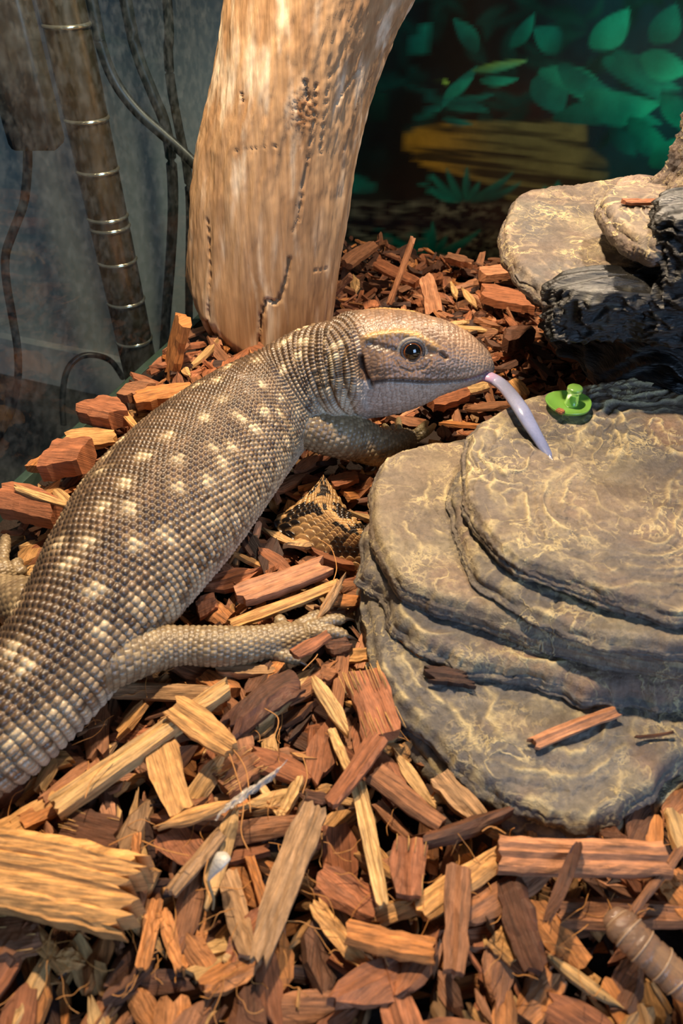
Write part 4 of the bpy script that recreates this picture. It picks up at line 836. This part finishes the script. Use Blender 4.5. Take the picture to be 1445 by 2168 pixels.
CH = [
 ('wood_splint',114,1706,486,1458,50,'pale','long pale straight-grained splint lying diagonally below the hind leg',dict(z=.019,jag=.04,taper=.05,nx=12,ny=7,T=.007)),
 ('wood_splint',-60,1800,125,1692,58,'tan','tan splint continuing the long pale splint towards the tank glass',dict(jag=.1)),
 ('wood_block',-120,1845,284,1890,152,'tan','broad splintered tan wood block with a ragged broken end, largest in the mulch',dict(z=.024,T=.014,nx=18,ny=26,jag=.14,taper=.06)),
 ('wood_chip',345,1583,388,1725,74,'tan','rectangular tan chip with rounded corners beside the long pale splint',dict(z=.017,jag=.04,taper=.1)),
 ('wood_stick',467,1760,364,1894,33,'grey','slender grey-tan stick with rounded ends beside the white flake',dict(z=.018,jag=.05,taper=.3)),
 ('wood_chip',289,1766,289,1828,22,'orange','tiny upright orange chip in a dark hollow beside the wood block',dict(jag=.05)),
 ('husk_chunk',138,1742,248,1772,84,'dark','dark fibrous husk chunk just above the broad wood block',dict(bristle=10,jag=.2)),
 ('wood_stick',334,1750,505,1698,32,'tan','tan tapered stick leaning against the clear plastic shred',dict(z=.019,point=.6)),
 ('wood_chip',362,1498,492,1582,58,'tan','tan tapering chip lying across the long pale splint',dict(z=.025,jag=.12,taper=.4)),
 ('wood_splint',186,1458,436,1466,34,'grey','grey weathered splint in the shade under the thigh',dict(jag=.12)),
 ('bark_lump',-20,1690,66,1618,72,'dark','smooth dark cork-like lump beside the tail base',dict(round_=1,T=.012)),
 ('wood_stick',332,1905,298,2052,38,'orange','orange-tan straight stick in front of the broad wood block',dict(jag=.08)),
 ('wood_stick',346,1928,384,2052,32,'orange','narrow orange stick forming a V with the straight stick',dict(jag=.08)),
 ('husk_chunk',-20,1985,90,1975,125,'brown','coarse brown fibrous chunk in front of the broad wood block',dict(jag=.2,bristle=6)),
 ('wood_stick',62,1960,135,2060,36,'tan','tan stick propped on the coarse brown chunk',dict()),
 ('wood_chip',122,2034,176,2038,44,'tan','small rounded tan chip in front of the propped stick',dict(round_=1)),
 ('wood_chip',672,1714,546,2030,78,'grey','long grey-brown paddle-shaped chip, widest at its middle',dict(z=.020,taper=.6,nx=12,ny=7,jag=.08)),
 ('husk_chip',758,1432,812,1562,92,'red','reddish husk chip with pale bristles against the rock',dict(z=.020,bristle=26,jag=.06,T=.008)),
 ('wood_chip',800,1560,698,1700,48,'red','smooth reddish slat propped below the bristly husk chip',dict(z=.023,jag=.05,taper=.08)),
 ('wood_stick',752,1655,812,1915,38,'pale','long pale stick running down from the reddish slat',dict(z=.017,jag=.06,taper=.2)),
 ('wood_chip',664,1438,733,1556,38,'pale','pale oval chip with a row of dark notches',dict(z=.018,round_=1)),
 ('wood_stick',703,1543,734,1632,22,'pale','thin pale stick between the notched chip and the reddish slat',dict(z=.016)),
 ('wood_chip',790,1640,936,1745,50,'brown','brown oblong chip beside the reddish slat, towards the rock',dict(z=.018,jag=.05,taper=.15)),
 ('wood_chip',932,1640,1014,1738,58,'grey','grey-tan chip with pale edge next to the rock base',dict(z=.015,jag=.08)),
 ('wood_chip',678,1850,790,1935,78,'red','broad reddish-brown chip right of the paddle-shaped chip',dict(jag=.12)),
 ('husk_chip',874,1782,864,1898,86,'red','square reddish husk chip with a dark lower end',dict(z=.018,jag=.08,bristle=6)),
 ('wood_chip',733,1975,918,2012,50,'orange','flat orange-tan slat lying below the tan crooked chip',dict(z=.016,jag=.06,taper=.1)),
 ('wood_splint',664,1912,780,2052,42,'tan','tan splint slanting beneath the flat orange slat',dict()),
 ('wood_chip',794,1948,884,1912,46,'tan','tan crooked chip with split ends',dict(jag=.25)),
 ('wood_splint',478,1855,532,2025,54,'grey','grey-tan ridged splint left of the paddle-shaped chip',dict(jag=.15)),
 ('wood_stick',527,1820,562,1925,22,'orange','thin orange stick beside the paddle-shaped chip',dict()),
 ('wood_chip',470,1768,628,1752,46,'brown','brown split chunk with curved underside below the plastic shred',dict(jag=.15)),
 ('wood_stick',634,1643,594,1732,28,'pale','pale upright stick right of the plastic shred',dict(jag=.15)),
 ('bark_strip',612,1438,488,1548,74,'dark','very dark curved bark strip with frayed edge by the hind foot',dict(z=.017,jag=.2,bend=-.08,nx=12,ny=8)),
 ('wood_chip',590,1405,556,1456,42,'orange','orange chip end showing behind the dark bark strip',dict()),
 ('husk_chip',468,1664,548,1612,76,'brown','brown husk chip striped with pale fibres under the plastic shred',dict(bristle=18,jag=.08)),
 ('wood_splint',798,1702,864,1772,28,'brown','narrow brown splint below the brown oblong chip',dict(jag=.2)),
 ('bark_strip',628,1684,704,1692,24,'dark','small dark bark sliver left of the reddish slat',dict(point=.5)),
 ('wood_plank',1054,1803,1408,1832,64,'pink','pinkish-brown straight plank lying along the rock front',dict(z=.021,jag=.03,taper=.04,nx=14,ny=8,T=.008)),
 ('wood_plank',976,1838,952,2060,62,'brown','grey-brown plank standing out towards the viewer below the tan plank pair',dict(z=.019,jag=.05,taper=.2)),
 ('wood_plank',890,1938,1058,1808,54,'tan','tan plank running under the left end of the pinkish plank',dict(z=.014,jag=.1,taper=.1)),
 ('wood_plank',990,1942,1142,1838,60,'brown','brown ridged plank under the pinkish plank',dict(z=.012,jag=.1)),
 ('wood_chip',1073,1872,1142,2052,76,'dark','dark brown tapering chip in front of the pinkish plank',dict(z=.015,taper=.5)),
 ('bark_strip',1222,1795,1152,1952,30,'dark','dark red curled bark strip hanging over the pinkish plank',dict(z=.027,bend=.12,taper=.5,T=.0015)),
 ('bark_strip',890,1782,1070,1725,36,'dark','dark fibrous roll at the rock base',dict(z=.017,jag=.2,T=.007)),
 ('wood_stick',1437,1798,1334,1940,22,'brown','thin brown stick leaning off the right end of the pinkish plank',dict(z=.020)),
 ('wood_plank',1178,1928,1460,1950,62,'brown','brown plank lying parallel in front of the pinkish plank',dict(jag=.12)),
 ('wood_splint',1418,1715,1450,1815,40,'pale','pale shaggy splint at the rock corner',dict(jag=.25)),
 ('wood_chip',1402,1868,1470,1935,56,'orange','orange chip beside the thin brown stick',dict()),
 ('wood_chip',1042,1985,1090,2030,52,'tan','short tan chip between grey-brown plank and dark tapering chip',dict()),
 ('wood_chip',508,1264,684,1194,52,'pink','pinkish flat chip between the belly and the hind foot',dict(z=.016,jag=.12,taper=.2)),
 ('wood_stick',490,1320,718,1238,22,'tan','long thin tan stick behind the hind foot',dict(z=.016,jag=.04,taper=.05)),
 ('wood_stick',670,1312,730,1222,22,'grey','glossy grey stick pointing to the checkered skin',dict(z=.018,point=.5)),
 ('wood_chip',698,1274,764,1270,22,'orange','small orange chip between the hind foot and the rock',dict()),
 ('wood_chip',622,1388,692,1344,26,'red','red-brown chip lying on the hind toes',dict(z=.024)),
 ('bark_lump',690,1372,742,1370,42,'dark','round dark bark disc beside the hind toes',dict(round_=1,z=.014)),
 ('wood_chip',724,1388,796,1386,25,'tan','tan chip between the bark disc and the rock',dict()),
 ('wood_splint',458,1414,584,1420,36,'grey','grey splint in the shadow of the hind foot',dict()),
 ('bark_lump',680,1418,716,1430,54,'brown','rounded brown bark lump above the notched chip',dict(round_=1)),
 ('wood_chip',418,1294,458,1276,38,'red','reddish chip beside the belly near the hind leg',dict()),
 ('wood_chip',698,1024,756,1010,32,'red','red chip behind the checkered skin',dict()),
 ('wood_cube',110,968,182,974,62,'red','reddish cube-shaped chunk by the side glass',dict(z=.024,T=.017,jag=.05,taper=.05)),
 ('bark_lump',180,868,258,886,50,'red','rough red bark lump near the side glass',dict(z=.026,T=.013,jag=.2)),
 ('bark_lump',6,1062,128,1086,62,'red','long red bark lump beside the flank, against the glass',dict(z=.022,T=.014,jag=.15)),
 ('wood_stick',34,1034,142,1070,12,'pale','thin pale stick on the long red bark lump',dict(z=.031)),
 ('wood_chip',138,938,244,928,36,'tan','tan chip behind the reddish cube',dict(z=.02)),
 ('wood_chip',76,994,112,962,46,'orange','orange chip wedged between cube and glass',dict(z=.018)),
 ('wood_chip',288,850,404,826,46,'orange','wide orange chip behind the shoulder',dict(z=.024)),
 ('wood_stick',243,853,292,907,15,'tan','small tan stick beside the rough red lump',dict(z=.026)),
 ('wood_chip',364,792,388,676,46,'orange','tall orange chip standing against the driftwood foot',dict(z1=.012,z2=.052)),
 ('bark_lump',268,826,312,832,42,'brown','small brown lump at the glass behind the shoulder',dict(z=.022)),
 ('twig',823,646,872,508,10,'pink','thin upright twig in the back mulch',dict(z1=.012,z2=.062,ny=3)),
 ('wood_chip',914,662,902,584,36,'pink','upright pinkish chip behind the head',dict(z1=.01,z2=.034)),
 ('twig',694,634,742,586,12,'brown','short leaning twig beside the driftwood',dict(z1=.01,z2=.03)),
 ('wood_chip',1015,580,1104,570,26,'pink','pinkish flat chip under the stone ledge',dict(z=.02)),
 ('wood_chip',1020,625,1130,640,40,'red','reddish flat chip in the shade of the hide',dict(z=.018)),
 ('wood_chip',984,823,1032,818,20,'pale','pale yellow chip under the chin tip',dict(z=.016)),
 ('bark_lump',1072,708,1122,716,60,'dark','round dark bark lump beside the hide',dict(round_=1,z=.02,T=.014)),
 ('wood_chip',1084,808,1112,842,32,'tan','tan chip between snout and hide',dict()),
 ('wood_chip',905,845,985,830,44,'red','ribbed red chip beneath the jaw',dict(z=.015)),
 ('wood_chip',800,560,880,600,30,'red','red chip behind the nape in the back mulch',dict(z=.02)),
 ('wood_chip',735,560,790,520,34,'brown','brown chip at the backdrop foot beside the driftwood',dict(z=.02)),
 ('wood_chip',945,545,1000,560,30,'pink','pink-brown chip at the foot of the backdrop',dict(z=.018)),
]
for q in CH: chip(q[0], *q[1:6], q[6], q[7], **q[8])
# on the rock
chip('wood_chip', 1128,1578,1305,1505,26,'pink','pinkish flat chip lying on the lowest rock step', z=ZT[1]+.0035, T=.0028, jag=.06, taper=.08)
chip('bark_shred', 906,1426,990,1442,36,'black','dark frayed bark shred on the lowest rock step', z=ZT[1]+.0035, T=.004, jag=.3, ny=7)
chip('wood_sliver', 838,1344,892,1393,8,'orange','thin orange sliver on the lowest rock step', z=ZT[1]+.0022, T=.0014)
chip('wood_sliver', 1345,1562,1422,1552,7,'dark','thin dark curled sliver on the lowest rock step', z=ZT[1]+.0030, T=.001, bend=.08)
chip('wood_sliver', 1320,427,1398,428,11,'red','short reddish twig lying on the upper stone ledge', z=.1555, T=.002)
chip('bark_crumb', 1178,868,1192,874,11,'red','tiny brown bark crumb in the green suction cup', z=ZT[5]+.0058, T=.0018)

# --- ordinary chips, one object each, sharing meshes
limb_px = np.array([(u, v) for k in LIMBS for u, v, _, _ in LIMBS[k]] + [(u, v) for k in TOES for t in TOES[k] for u, v, _ in t], float)
lseg = []
for k in LIMBS:
    P = [(u, v) for u, v, _, _ in LIMBS[k]]; lseg += list(zip(P[:-1], P[1:]))
for k in TOES:
    for t in TOES[k]:
        P = [(u, v) for u, v, _ in t]; lseg += list(zip(P[:-1], P[1:]))
def dist_limb(u, v):
    dm = np.full(np.shape(u), 1e9)
    for a, b in lseg:
        a = np.array(a, float); e = np.array(b, float) - a; q = np.clip(((u-a[0])*e[0] + (v-a[1])*e[1])/(e@e + 1e-9), 0, 1); dm = np.minimum(dm, np.hypot(u-a[0]-q*e[0], v-a[1]-q*e[1]))
    return dm
T0w = np.array([pz(u, v, .012) for u, v in T0])
def in_poly(x, y, P):
    ins = np.zeros(np.shape(x), bool)
    for i in range(len(P)):
        a = P[i]; b = P[(i+1) % len(P)]; cr = (a[1] > y) != (b[1] > y); ins ^= cr & (x < a[0] + (y-a[1])*(b[0]-a[0])/(b[1]-a[1]+1e-12))
    return ins
bodyP = bst[::6]
def ok(x, y, m=.0, body=True):
    X = x*cy_ - y*sy_; Y = x*sy_ + y*cy_
    o = (X > XL + .012 + m) & (X < XR - .02) & (Y > YF + .01) & (Y < YB - .012 - m)
    o &= ~in_poly(x, y, lerp(T0w.mean(0), T0w, .99))
    if body:
        for st in bodyP: o &= np.hypot(x - st[0], y - st[1]) > st[3]*.55
    o &= ~((np.abs(x + .055) < .055) & (np.abs(y - .515) < .03)); return o
KINDS = [('pale_splint','pale','small pale tan splint lying loose in the mulch','pale splints in the mulch',(.020,.042),(.004,.009)), ('orange_chip','orange','small orange-brown wood chip lying loose in the mulch','orange chips in the mulch',(.014,.032),(.006,.013)),
         ('red_chip','red','small reddish bark chip lying loose in the mulch','reddish chips in the mulch',(.014,.030),(.007,.015)), ('dark_chip','dark','small dark brown bark chip lying loose in the mulch','dark chips in the mulch',(.012,.026),(.007,.014)), ('brown_chip','brown','small mid-brown wood chip lying loose in the mulch','brown chips in the mulch',(.016,.034),(.006,.013))]
protos = {}
for kn, col, lab, grp, Lr, Wr in KINDS:
    protos[kn] = []
    for s in range(7):
        L = rng.uniform(*Lr); Wd = rng.uniform(*Wr); V_p, F_p, UV_p, cv = chip_geo(L, Wd, min(.3*Wd + .001, .005), 900 + s*17 + len(kn)*31, nx=6, ny=4, jag=.16, taper=.4, point=rng.choice([0, 0, .5]), round_=rng.choice([0, 0, 0, 1]))
        tone = lerp(lin(PAL[col]), lin(PAL['brown']), rng.uniform(0, .3))*rng.uniform(.8, 1.15)
        me = mesh_np(kn, V_p, F_p, np.outer(cv, tone), UV_p, False); me.materials.append(M_wood); protos[kn].append(me)
MARKS = [(300,1580,'the long pale splint'), (130,1870,'the broad wood block'), (610,1870,'the paddle-shaped chip'), (750,1630,'the reddish slat'), (1230,1818,'the pinkish plank'), (965,1950,'the grey-brown plank'), (1105,1960,'the dark tapering chip'),
 (785,1500,'the bristly husk chip'), (1340,1990,'the insect shell'), (530,1670,'the plastic shred'), (460,1830,'the white flake'), (690,1340,'the hind foot'), (690,1110,'the checkered skin'), (30,1660,'the dark cork lump'), (550,1490,'the dark bark strip'), (600,1230,'the pinkish flat chip'),
 (870,1840,'the square husk chip'), (820,1992,'the flat orange slat'), (310,1980,'the straight orange stick'), (40,1985,'the coarse brown chunk'), (780,1790,'the long pale stick'), (1000,1690,'the rock base'), (1320,1940,'the parallel brown plank'), (1420,1760,'the rock corner splint'), (505,1940,'the ridged grey splint'),
 (145,970,'the reddish cube'), (220,877,'the rough red lump'), (65,1075,'the long red lump'), (345,838,'the wide orange chip'), (375,730,'the tall orange chip'), (850,575,'the upright twig'), (908,620,'the upright pinkish chip'), (1060,575,'the stone ledge'), (1097,712,'the round dark lump'), (945,838,'the jaw'), (1100,825,'the snout'), (715,610,'the driftwood'), (970,552,'the backdrop'), (310,1400,'the thigh'), (420,1285,'the belly'), (860,915,'the forefoot'), (700,1498,'the notched oval chip'), (400,1660,'the rounded tan chip'), (195,1757,'the dark husk chunk')]
MK = [(pz(a, b, .012)[:2], t) for a, b, t in MARKS]; used_lab = {}
shape_word = {}
cnt = 0; tries = 0; placed = []
while cnt < 205 and tries < 9000:
    tries += 1; u = random.uniform(-30, 1480); v = random.choice([random.uniform(1180, 2190), random.uniform(1380, 2190), random.uniform(520, 1200)])
    zz = random.uniform(.006, .012); p = pz(u, v, zz); x, y = p[0], p[1]
    if not bool(ok(np.array(x), np.array(y), .012)): continue
    if dist_limb(np.array(u), np.array(v)) < 48: continue
    if any(math.hypot(x - a, y - b) < .011 for a, b in placed): continue
    if any(math.hypot(x - a, y - b) < .30*l_ for a, b, l_, w_ in occupied[:len(CH)]) : continue
    kn, col, lab, grp, Lr, Wr = random.choice(KINDS)
    pm = random.choice(protos[kn]); dm = sorted((math.hypot(x - q[0], y - q[1]), t) for q, t in MK)
    xs_ = [vv.co.x for vv in pm.vertices]; ys_ = [vv.co.y for vv in pm.vertices]; asp = (max(xs_)-min(xs_))/(max(ys_)-min(ys_)); sw = 'slender' if asp > 3.6 else 'oblong' if asp > 2.2 else 'stubby'
    noun = {'pale_splint': 'pale tan splint', 'orange_chip': 'orange-brown chip', 'red_chip': 'reddish bark chip', 'dark_chip': 'dark bark chip', 'brown_chip': 'mid-brown chip'}[kn]
    for lab in ('small %s %s beside %s' % (sw, noun, dm[0][1]), 'small %s %s between %s and %s' % (sw, noun, dm[0][1], dm[1][1]), 'small %s %s between %s and %s' % (sw, noun, dm[0][1], dm[2][1]), 'small %s %s between %s and %s' % (sw, noun, dm[1][1], dm[2][1])):
        if lab not in used_lab: break
    used_lab[lab] = 1
    o = link(kn, pm, None, W((x, y, zz + float(ground(x, y)))), (random.gauss(0, .22), random.gauss(0, .16), random.uniform(0, 6.28)))
    tag(o, lab, 'wood chip', grp); placed.append((x, y)); cnt += 1
# --- the uncountable rest of the mulch
def mulch(nc, zlo, zhi, sz, seed, name, label, limbgap):
    r = np.random.default_rng(seed); geos = []
    for s in range(40):
        L = r.uniform(.010, .030)*sz; Wd = r.uniform(.3, .6)*L if r.random() < .55 else r.uniform(.15, .3)*L
        geos.append(chip_geo(L, Wd, min(.32*Wd + .0007, .004), 3000 + s + seed, nx=3, ny=2, jag=.22, taper=.45, point=r.choice([0, .6]), round_=0))
    nf = np.array([f for f in geos[0][1]], int); F0 = nf; kV = len(geos[0][0])
    u = r.uniform(-120, 1560, nc*3); v = r.uniform(480, 2260, nc*3)
    # even spread over the litter's own surface
    X = r.uniform(-.30, .62, nc*4); Y = r.uniform(-.16, .74, nc*4); keep = ok(X, Y, .004, False)
    pu, pv = proj(np.stack([X, Y, np.full_like(X, .01)], -1)); keep &= (pu > -400) & (Y > -.12 - .2*X)
    keep &= dist_limb(pu, pv) > limbgap
    X = X[keep][:nc]; Y = Y[keep][:nc]; Vs = []; Cs = []; Us = []; Fs = []
    pal = [lin(PAL[k]) for k in ('tan', 'orange', 'red', 'brown', 'dark', 'tan', 'grey', 'brown', 'pale', 'black', 'pink')]
    palr = [lin(PAL[k]) for k in ('red', 'orange', 'red', 'brown', 'dark', 'dark', 'red', 'brown', 'red', 'black', 'pink')]
    G = ground(X, Y)
    for i in range(len(X)):
        g_ = geos[r.integers(40)]; a, b, c = r.normal(0, .38), r.normal(0, .30), r.uniform(0, 6.28)
        ca, sa, cb, sb2, cc, sc2 = math.cos(a), math.sin(a), math.cos(b), math.sin(b), math.cos(c), math.sin(c)
        Rm = np.array([[cc, -sc2, 0], [sc2, cc, 0], [0, 0, 1]])@np.array([[cb, 0, sb2], [0, 1, 0], [-sb2, 0, cb]])@np.array([[1, 0, 0], [0, ca, -sa], [0, sa, ca]])
        Vs.append(g_[0]@Rm.T + np.array([X[i], Y[i], G[i] + r.uniform(zlo, zhi)])); Us.append(g_[2] + r.uniform(0, 5))
        Cs.append(np.outer(g_[3], (pal if r.random() > sstep(.22, .42, Y[i]) else palr)[r.integers(len(pal))]*r.uniform(.65, 1.1))); Fs.append(F0 + i*kV)
    o = mk(name, np.vstack(Vs), np.vstack(Fs), M_wood, None, (0, .3, 0), np.vstack(Cs), np.vstack(Us), False)
    tag(o, label, 'mulch', kind='stuff')
mulch(7400, -.005, .008, 1.0, 1, 'wood_mulch', 'loose bed of small brown wood and bark chips', 20)
mulch(3400, -.002, .010, .55, 2, 'mulch_crumbs', 'fine splinters and crumbs between the wood chips', 26)
# coir fibres
r = np.random.default_rng(12); ps = []
FP = [[(478,1575),(500,1640),(515,1700),(510,1760),(525,1800)], [(488,1580),(520,1630),(530,1720)], [(560,1500),(588,1520),(580,1555),(545,1570)], [(640,1420),(665,1395),(672,1385)], [(672,1140),(700,1160),(712,1200),(705,1230)], [(180,1690),(195,1650),(240,1600)], [(300,1780),(350,1800),(400,1812)], [(230,1790),(260,1775),(290,1762)], [(1070,1765),(1040,1750),(1020,1760)], [(455,1480),(400,1500),(340,1520)], [(640,1600),(650,1640),(640,1680)], [(440,1820),(432,1860),(445,1900)]]
for pts in FP: ps.append(tube(crom(np.array([pz(u, v, .026) for u, v in pts]), 24), .00022, 4))
for k in range(170):
    u = r.uniform(20, 1420); v = r.uniform(1380, 2120); p = pz(u, v, .014)
    if not bool(ok(np.array(p[0]), np.array(p[1]), .005)): continue
    a = r.uniform(0, 6.28); L = r.uniform(.006, .022); q = [p]
    for j in range(5): a += r.normal(0, .45); q.append(q[-1] + np.array([math.cos(a)*L/5, math.sin(a)*L/5, r.normal(0, .0012)]))
    ps.append(tube(crom(np.array(q), 12), .00016, 3))
v, f = join(ps); tag(mk('coir_fibre', v, f, plain('coir', (190, 130, 66), .5, var=.3), None, pz(600, 1700, 0)), 'loose thin golden coir fibres strewn over the mulch', 'fibre', kind='stuff')

# ------------------------------------------------------------------ small odds and ends
def film(name, srgb, alpha=.55, rough=.15):
    m = plain(name, srgb, rough, bump=.4, bscale=900, var=.15); p = m.node_tree.nodes['Principled BSDF']; p.inputs['Alpha'].default_value = alpha; return m
# insect shell at the lower right
sp_ = crom(np.array([pz(1288,1930,.020), pz(1320,1965,.021), pz(1360,2005,.021), pz(1420,2062,.019), pz(1460,2110,.018)]), 60)
tt = np.linspace(0, 1, 60); rr = .0062*np.interp(tt, [0, .05, .2, .8, 1], [.25, .6, 1, .95, .5])*(1 - .10*(np.abs(((tt*7) % 1) - .5) > .42))
ib = pz(1360, 2005, 0); shell = thing('insect_shell', ib, 'translucent segmented insect shell lying on brown chips', 'insect shell')
v, f = tube(sp_, rr, 22, b=rr*.75); mk('shell', v, f, film('chitin', (140, 112, 92), .62, .10), shell, ib)
rp_ = []
for k in range(1, 6):
    i = int(k/6*59); Tn = frames(sp_)[i]; s_ = np.cross(Tn, [0, 0, 1]); s_ /= np.linalg.norm(s_); uq = np.cross(s_, Tn); a = np.linspace(-.2, math.pi + .2, 14)
    rp_.append(tube(sp_[i] + rr[i]*1.03*(np.cos(a)[:, None]*s_ + .75*np.sin(a)[:, None]*uq), .00022, 6))
for q in rp_: mk('ring', q[0], q[1], plain('pale_ring', (172, 146, 120), .25), shell, ib)
# white flake on a stalk
wb = pz(460, 1840, 0); flake = thing('seed_flake', wb, 'white papery seed flake on a thin stalk in the mulch', 'seed')
fp = crom(np.array([pz(478,1806,.027), pz(466,1822,.028), pz(452,1842,.026), pz(440,1864,.023)]), 24)
v, f = tube(fp, .0029*np.interp(np.linspace(0, 1, 24), [0, .15, .5, 1], [.35, 1, .85, .12]), 14, b=.0011*np.interp(np.linspace(0, 1, 24), [0, .2, 1], [.4, 1, .3])); mk('flake', v, f, film('white_husk', (196, 190, 180), .85), flake, wb)
v, f = tube(crom(np.array([pz(440,1864,.023), pz(446,1885,.020), pz(452,1905,.016), pz(450,1925,.013)]), 16), .0005, 6); mk('stalk', v, f, plain('dry_stalk', (150, 128, 92), .6), flake, wb)
# crumpled clear plastic shred
t = np.linspace(0, 1, 50); ax = crom(np.array([pz(468,1716,.024), pz(500,1690,.027), pz(540,1665,.027), pz(592,1628,.024)]), 50); sd_ = np.array([.55, .83, 0.])
Vp = []; 
for j, q in enumerate(np.linspace(-1, 1, 14)):
    w_ = .0042*(1 + .4*noise(t*7, q*1.5, 1.)); Vp.append(ax + np.outer(q*w_, sd_) + np.outer(.0016*noise(t*16, q*2.5, 4.) - .0012*q*q, [0, 0, 1]))
Vp = np.stack(Vp, 1).reshape(-1, 3); k = len(Vp); Vp2 = Vp - np.array([0, 0, .0002]); m_ = 14; n_ = 50
bd = [q*m_ for q in range(n_)] + [(n_-1)*m_ + q for q in range(1, m_)] + [q*m_ + m_-1 for q in range(n_-2, -1, -1)] + list(range(m_-2, 0, -1))
Fp = [tuple(q) for q in grid_faces(n_, m_)[:, ::-1]] + [tuple(q) for q in grid_faces(n_, m_, False, k)] + [(bd[i], bd[(i+1) % len(bd)], bd[(i+1) % len(bd)] + k, bd[i] + k) for i in range(len(bd))]
tag(mk('plastic_shred', np.vstack([Vp, Vp2]), Fp, film('clear_film', (206, 196, 184), .45, .08), None, pz(530, 1670, 0)), 'crumpled clear plastic shred lying across the husk chips', 'plastic')

# ------------------------------------------------------------------ beyond the side glass
pb = py(287, 770, 0.526); pb[2] = -.30; pole = thing('metal_pole', pb, 'upright dark chrome telescopic pole standing outside the glass', 'pole')
M_chrome = plain('tarnished_chrome', (112, 100, 84), .22, .85, var=.25, bscale=60)
px_ = py(228, 460, 0.526)[0]
def vtube(z0, z1, r): return tube(np.array([[px_, .526, z] for z in np.linspace(z0, z1, 6)]), r, 40)
v, f = vtube(-.30, .60, .0142); mk('tube', v, f, M_chrome, pole, pb)
for vv_ in (60, 262, 372, 472, 494, 566, 652, 735):
    z_ = py(722, vv_, .526 - .0142)[2]; prof = [.0140, .0150, .0153, .0150, .0140]
    v, f = lathe(np.array(prof), np.linspace(-.0016, .0016, 5), 40, (px_, .526, z_)); mk('ring', v, f, plain('bright_chrome', (190, 180, 160), .15, .9), pole, pb)
M_cable = plain('black_cable', (30, 32, 33), .4, var=.2); M_br = plain('black_plastic', (22, 26, 27), .45, bump=.2, var=.2)
def cable(pts, y, r, label, yend=None):
    ys = np.linspace(y, yend or y, len(pts)); P = np.array([py(u, v, q) for (u, v), q in zip(pts, ys)])
    if pts[0][1] < 0: P = np.vstack([P[0] + (P[0] - P[1])*2.2 + [0, 0, .12], P])
    b = P[-1]; v, f = tube(crom(P, 70), r, 12); return tag(mk('power_cable', v, f, M_cable, None, b), label, 'cable')
cable([(190,-20),(215,100),(245,175),(290,235),(345,285),(400,335),(460,400),(520,470)], .60, .0042, 'black cable slanting down behind the driftwood, crossing the others')
cable([(262,-20),(290,110),(320,190),(348,260),(362,340),(366,440),(360,560),(352,660),(345,770),(340,860)], .61, .0044, 'black cable bending from slant to straight down beside the driftwood')
cable([(352,-20),(356,110),(362,180),(378,270),(396,360),(402,450),(400,600),(400,760)], .625, .0036, 'black cable hanging straight close to the driftwood edge')
bb = py(55, 220, .475); brick = thing('power_adapter', py(55, 330, .475), 'black power adapter hanging outside the glass on its cord', 'adapter')
Pb = py(55, 330, .475)
def rbox(c, hx, hy, hz, r=.004, n=6):
    V = []; 
    a = np.linspace(0, 2*np.pi, 4*n, endpoint=False)
    ring = lambda k: [(c[0] + math.copysign(hx - r, math.cos(q)) + r*k*math.cos(q) - (r*(1-k))*0, c[1] + math.copysign(hy - r, math.sin(q)) + r*k*math.sin(q)) for q in a + .05]
    lv = [(-hz, .3), (-hz + r*.3, .75), (-hz + r, 1), (hz - r, 1), (hz - r*.3, .75), (hz, .3)]
    for z, k in lv: V += [(x, y, c[2] + z) for x, y in ring(k)]
    m = 4*n; Fs = [tuple(q) for q in grid_faces(len(lv), m, True)] + [tuple(range(m))[::-1], tuple((len(lv)-1)*m + q for q in range(m))]
    return np.array(V), Fs
top = py(50, -30, .475); bot = py(55, 312, .475); cc_ = (top + bot)/2; cc_[0] = py(52, 200, .475)[0]
v, f = rbox(cc_, .0150, .010, (top[2] - bot[2])/2); mk('case', v, f, M_br, brick, Pb)
v, f = tube(np.array([[cc_[0], .475, top[2] - .002 + q] for q in np.linspace(0, .25, 8)]), .0028, 12); mk('cord', v, f, M_cable, brick, Pb)
v, f = tube(crom(np.array([py(u, v_, .475) for u, v_ in [(58,305),(58,360),(50,430),(28,490),(12,540),(14,600),(28,680),(38,750),(36,820),(20,880),(-10,940)]]), 80), .0028, 12); mk('cord', v, f, M_cable, brick, Pb)
cable([(135,900),(132,850),(140,790),(165,758),(200,752),(235,765),(260,800)], .56, .0028, 'looped black cord low outside the glass', .62)
# water spots on the glass
r = np.random.default_rng(3); ps = []
for k in range(150):
    u = abs(r.normal(0, 130)) ; v = r.uniform(100, 900); d_ = W(ray(u, v)); t_ = (XL + .0002)/d_[0] if d_[0] < 0 else 0
    if t_ <= 0 or d_[1]*t_ > YB - .01: continue
    yy, zz = d_[1]*t_, H + d_[2]*t_
    if zz < .01: continue
    R_ = r.uniform(.0004, .0016); a = np.linspace(0, 2*np.pi, 13)[:-1]
    ring = np.stack([np.full(12, XL + .0003), yy + R_*.7*np.cos(a), zz + R_*1.5*np.sin(a)], -1); ctr = np.array([[XL + .0003 + R_*.35, yy, zz - R_*.3]])
    V_ = np.vstack([ring, ctr]); ps.append((V_, [(i, (i+1) % 12, 12) for i in range(12)]))
v, f = join(ps); me = mesh_np('water_spots', v, f); me.materials.append(glass_mat('water', (.98, .99, 1.0))); tag(link('water_spots', me), 'dried water spots on the side glass', 'water spots', kind='stuff')
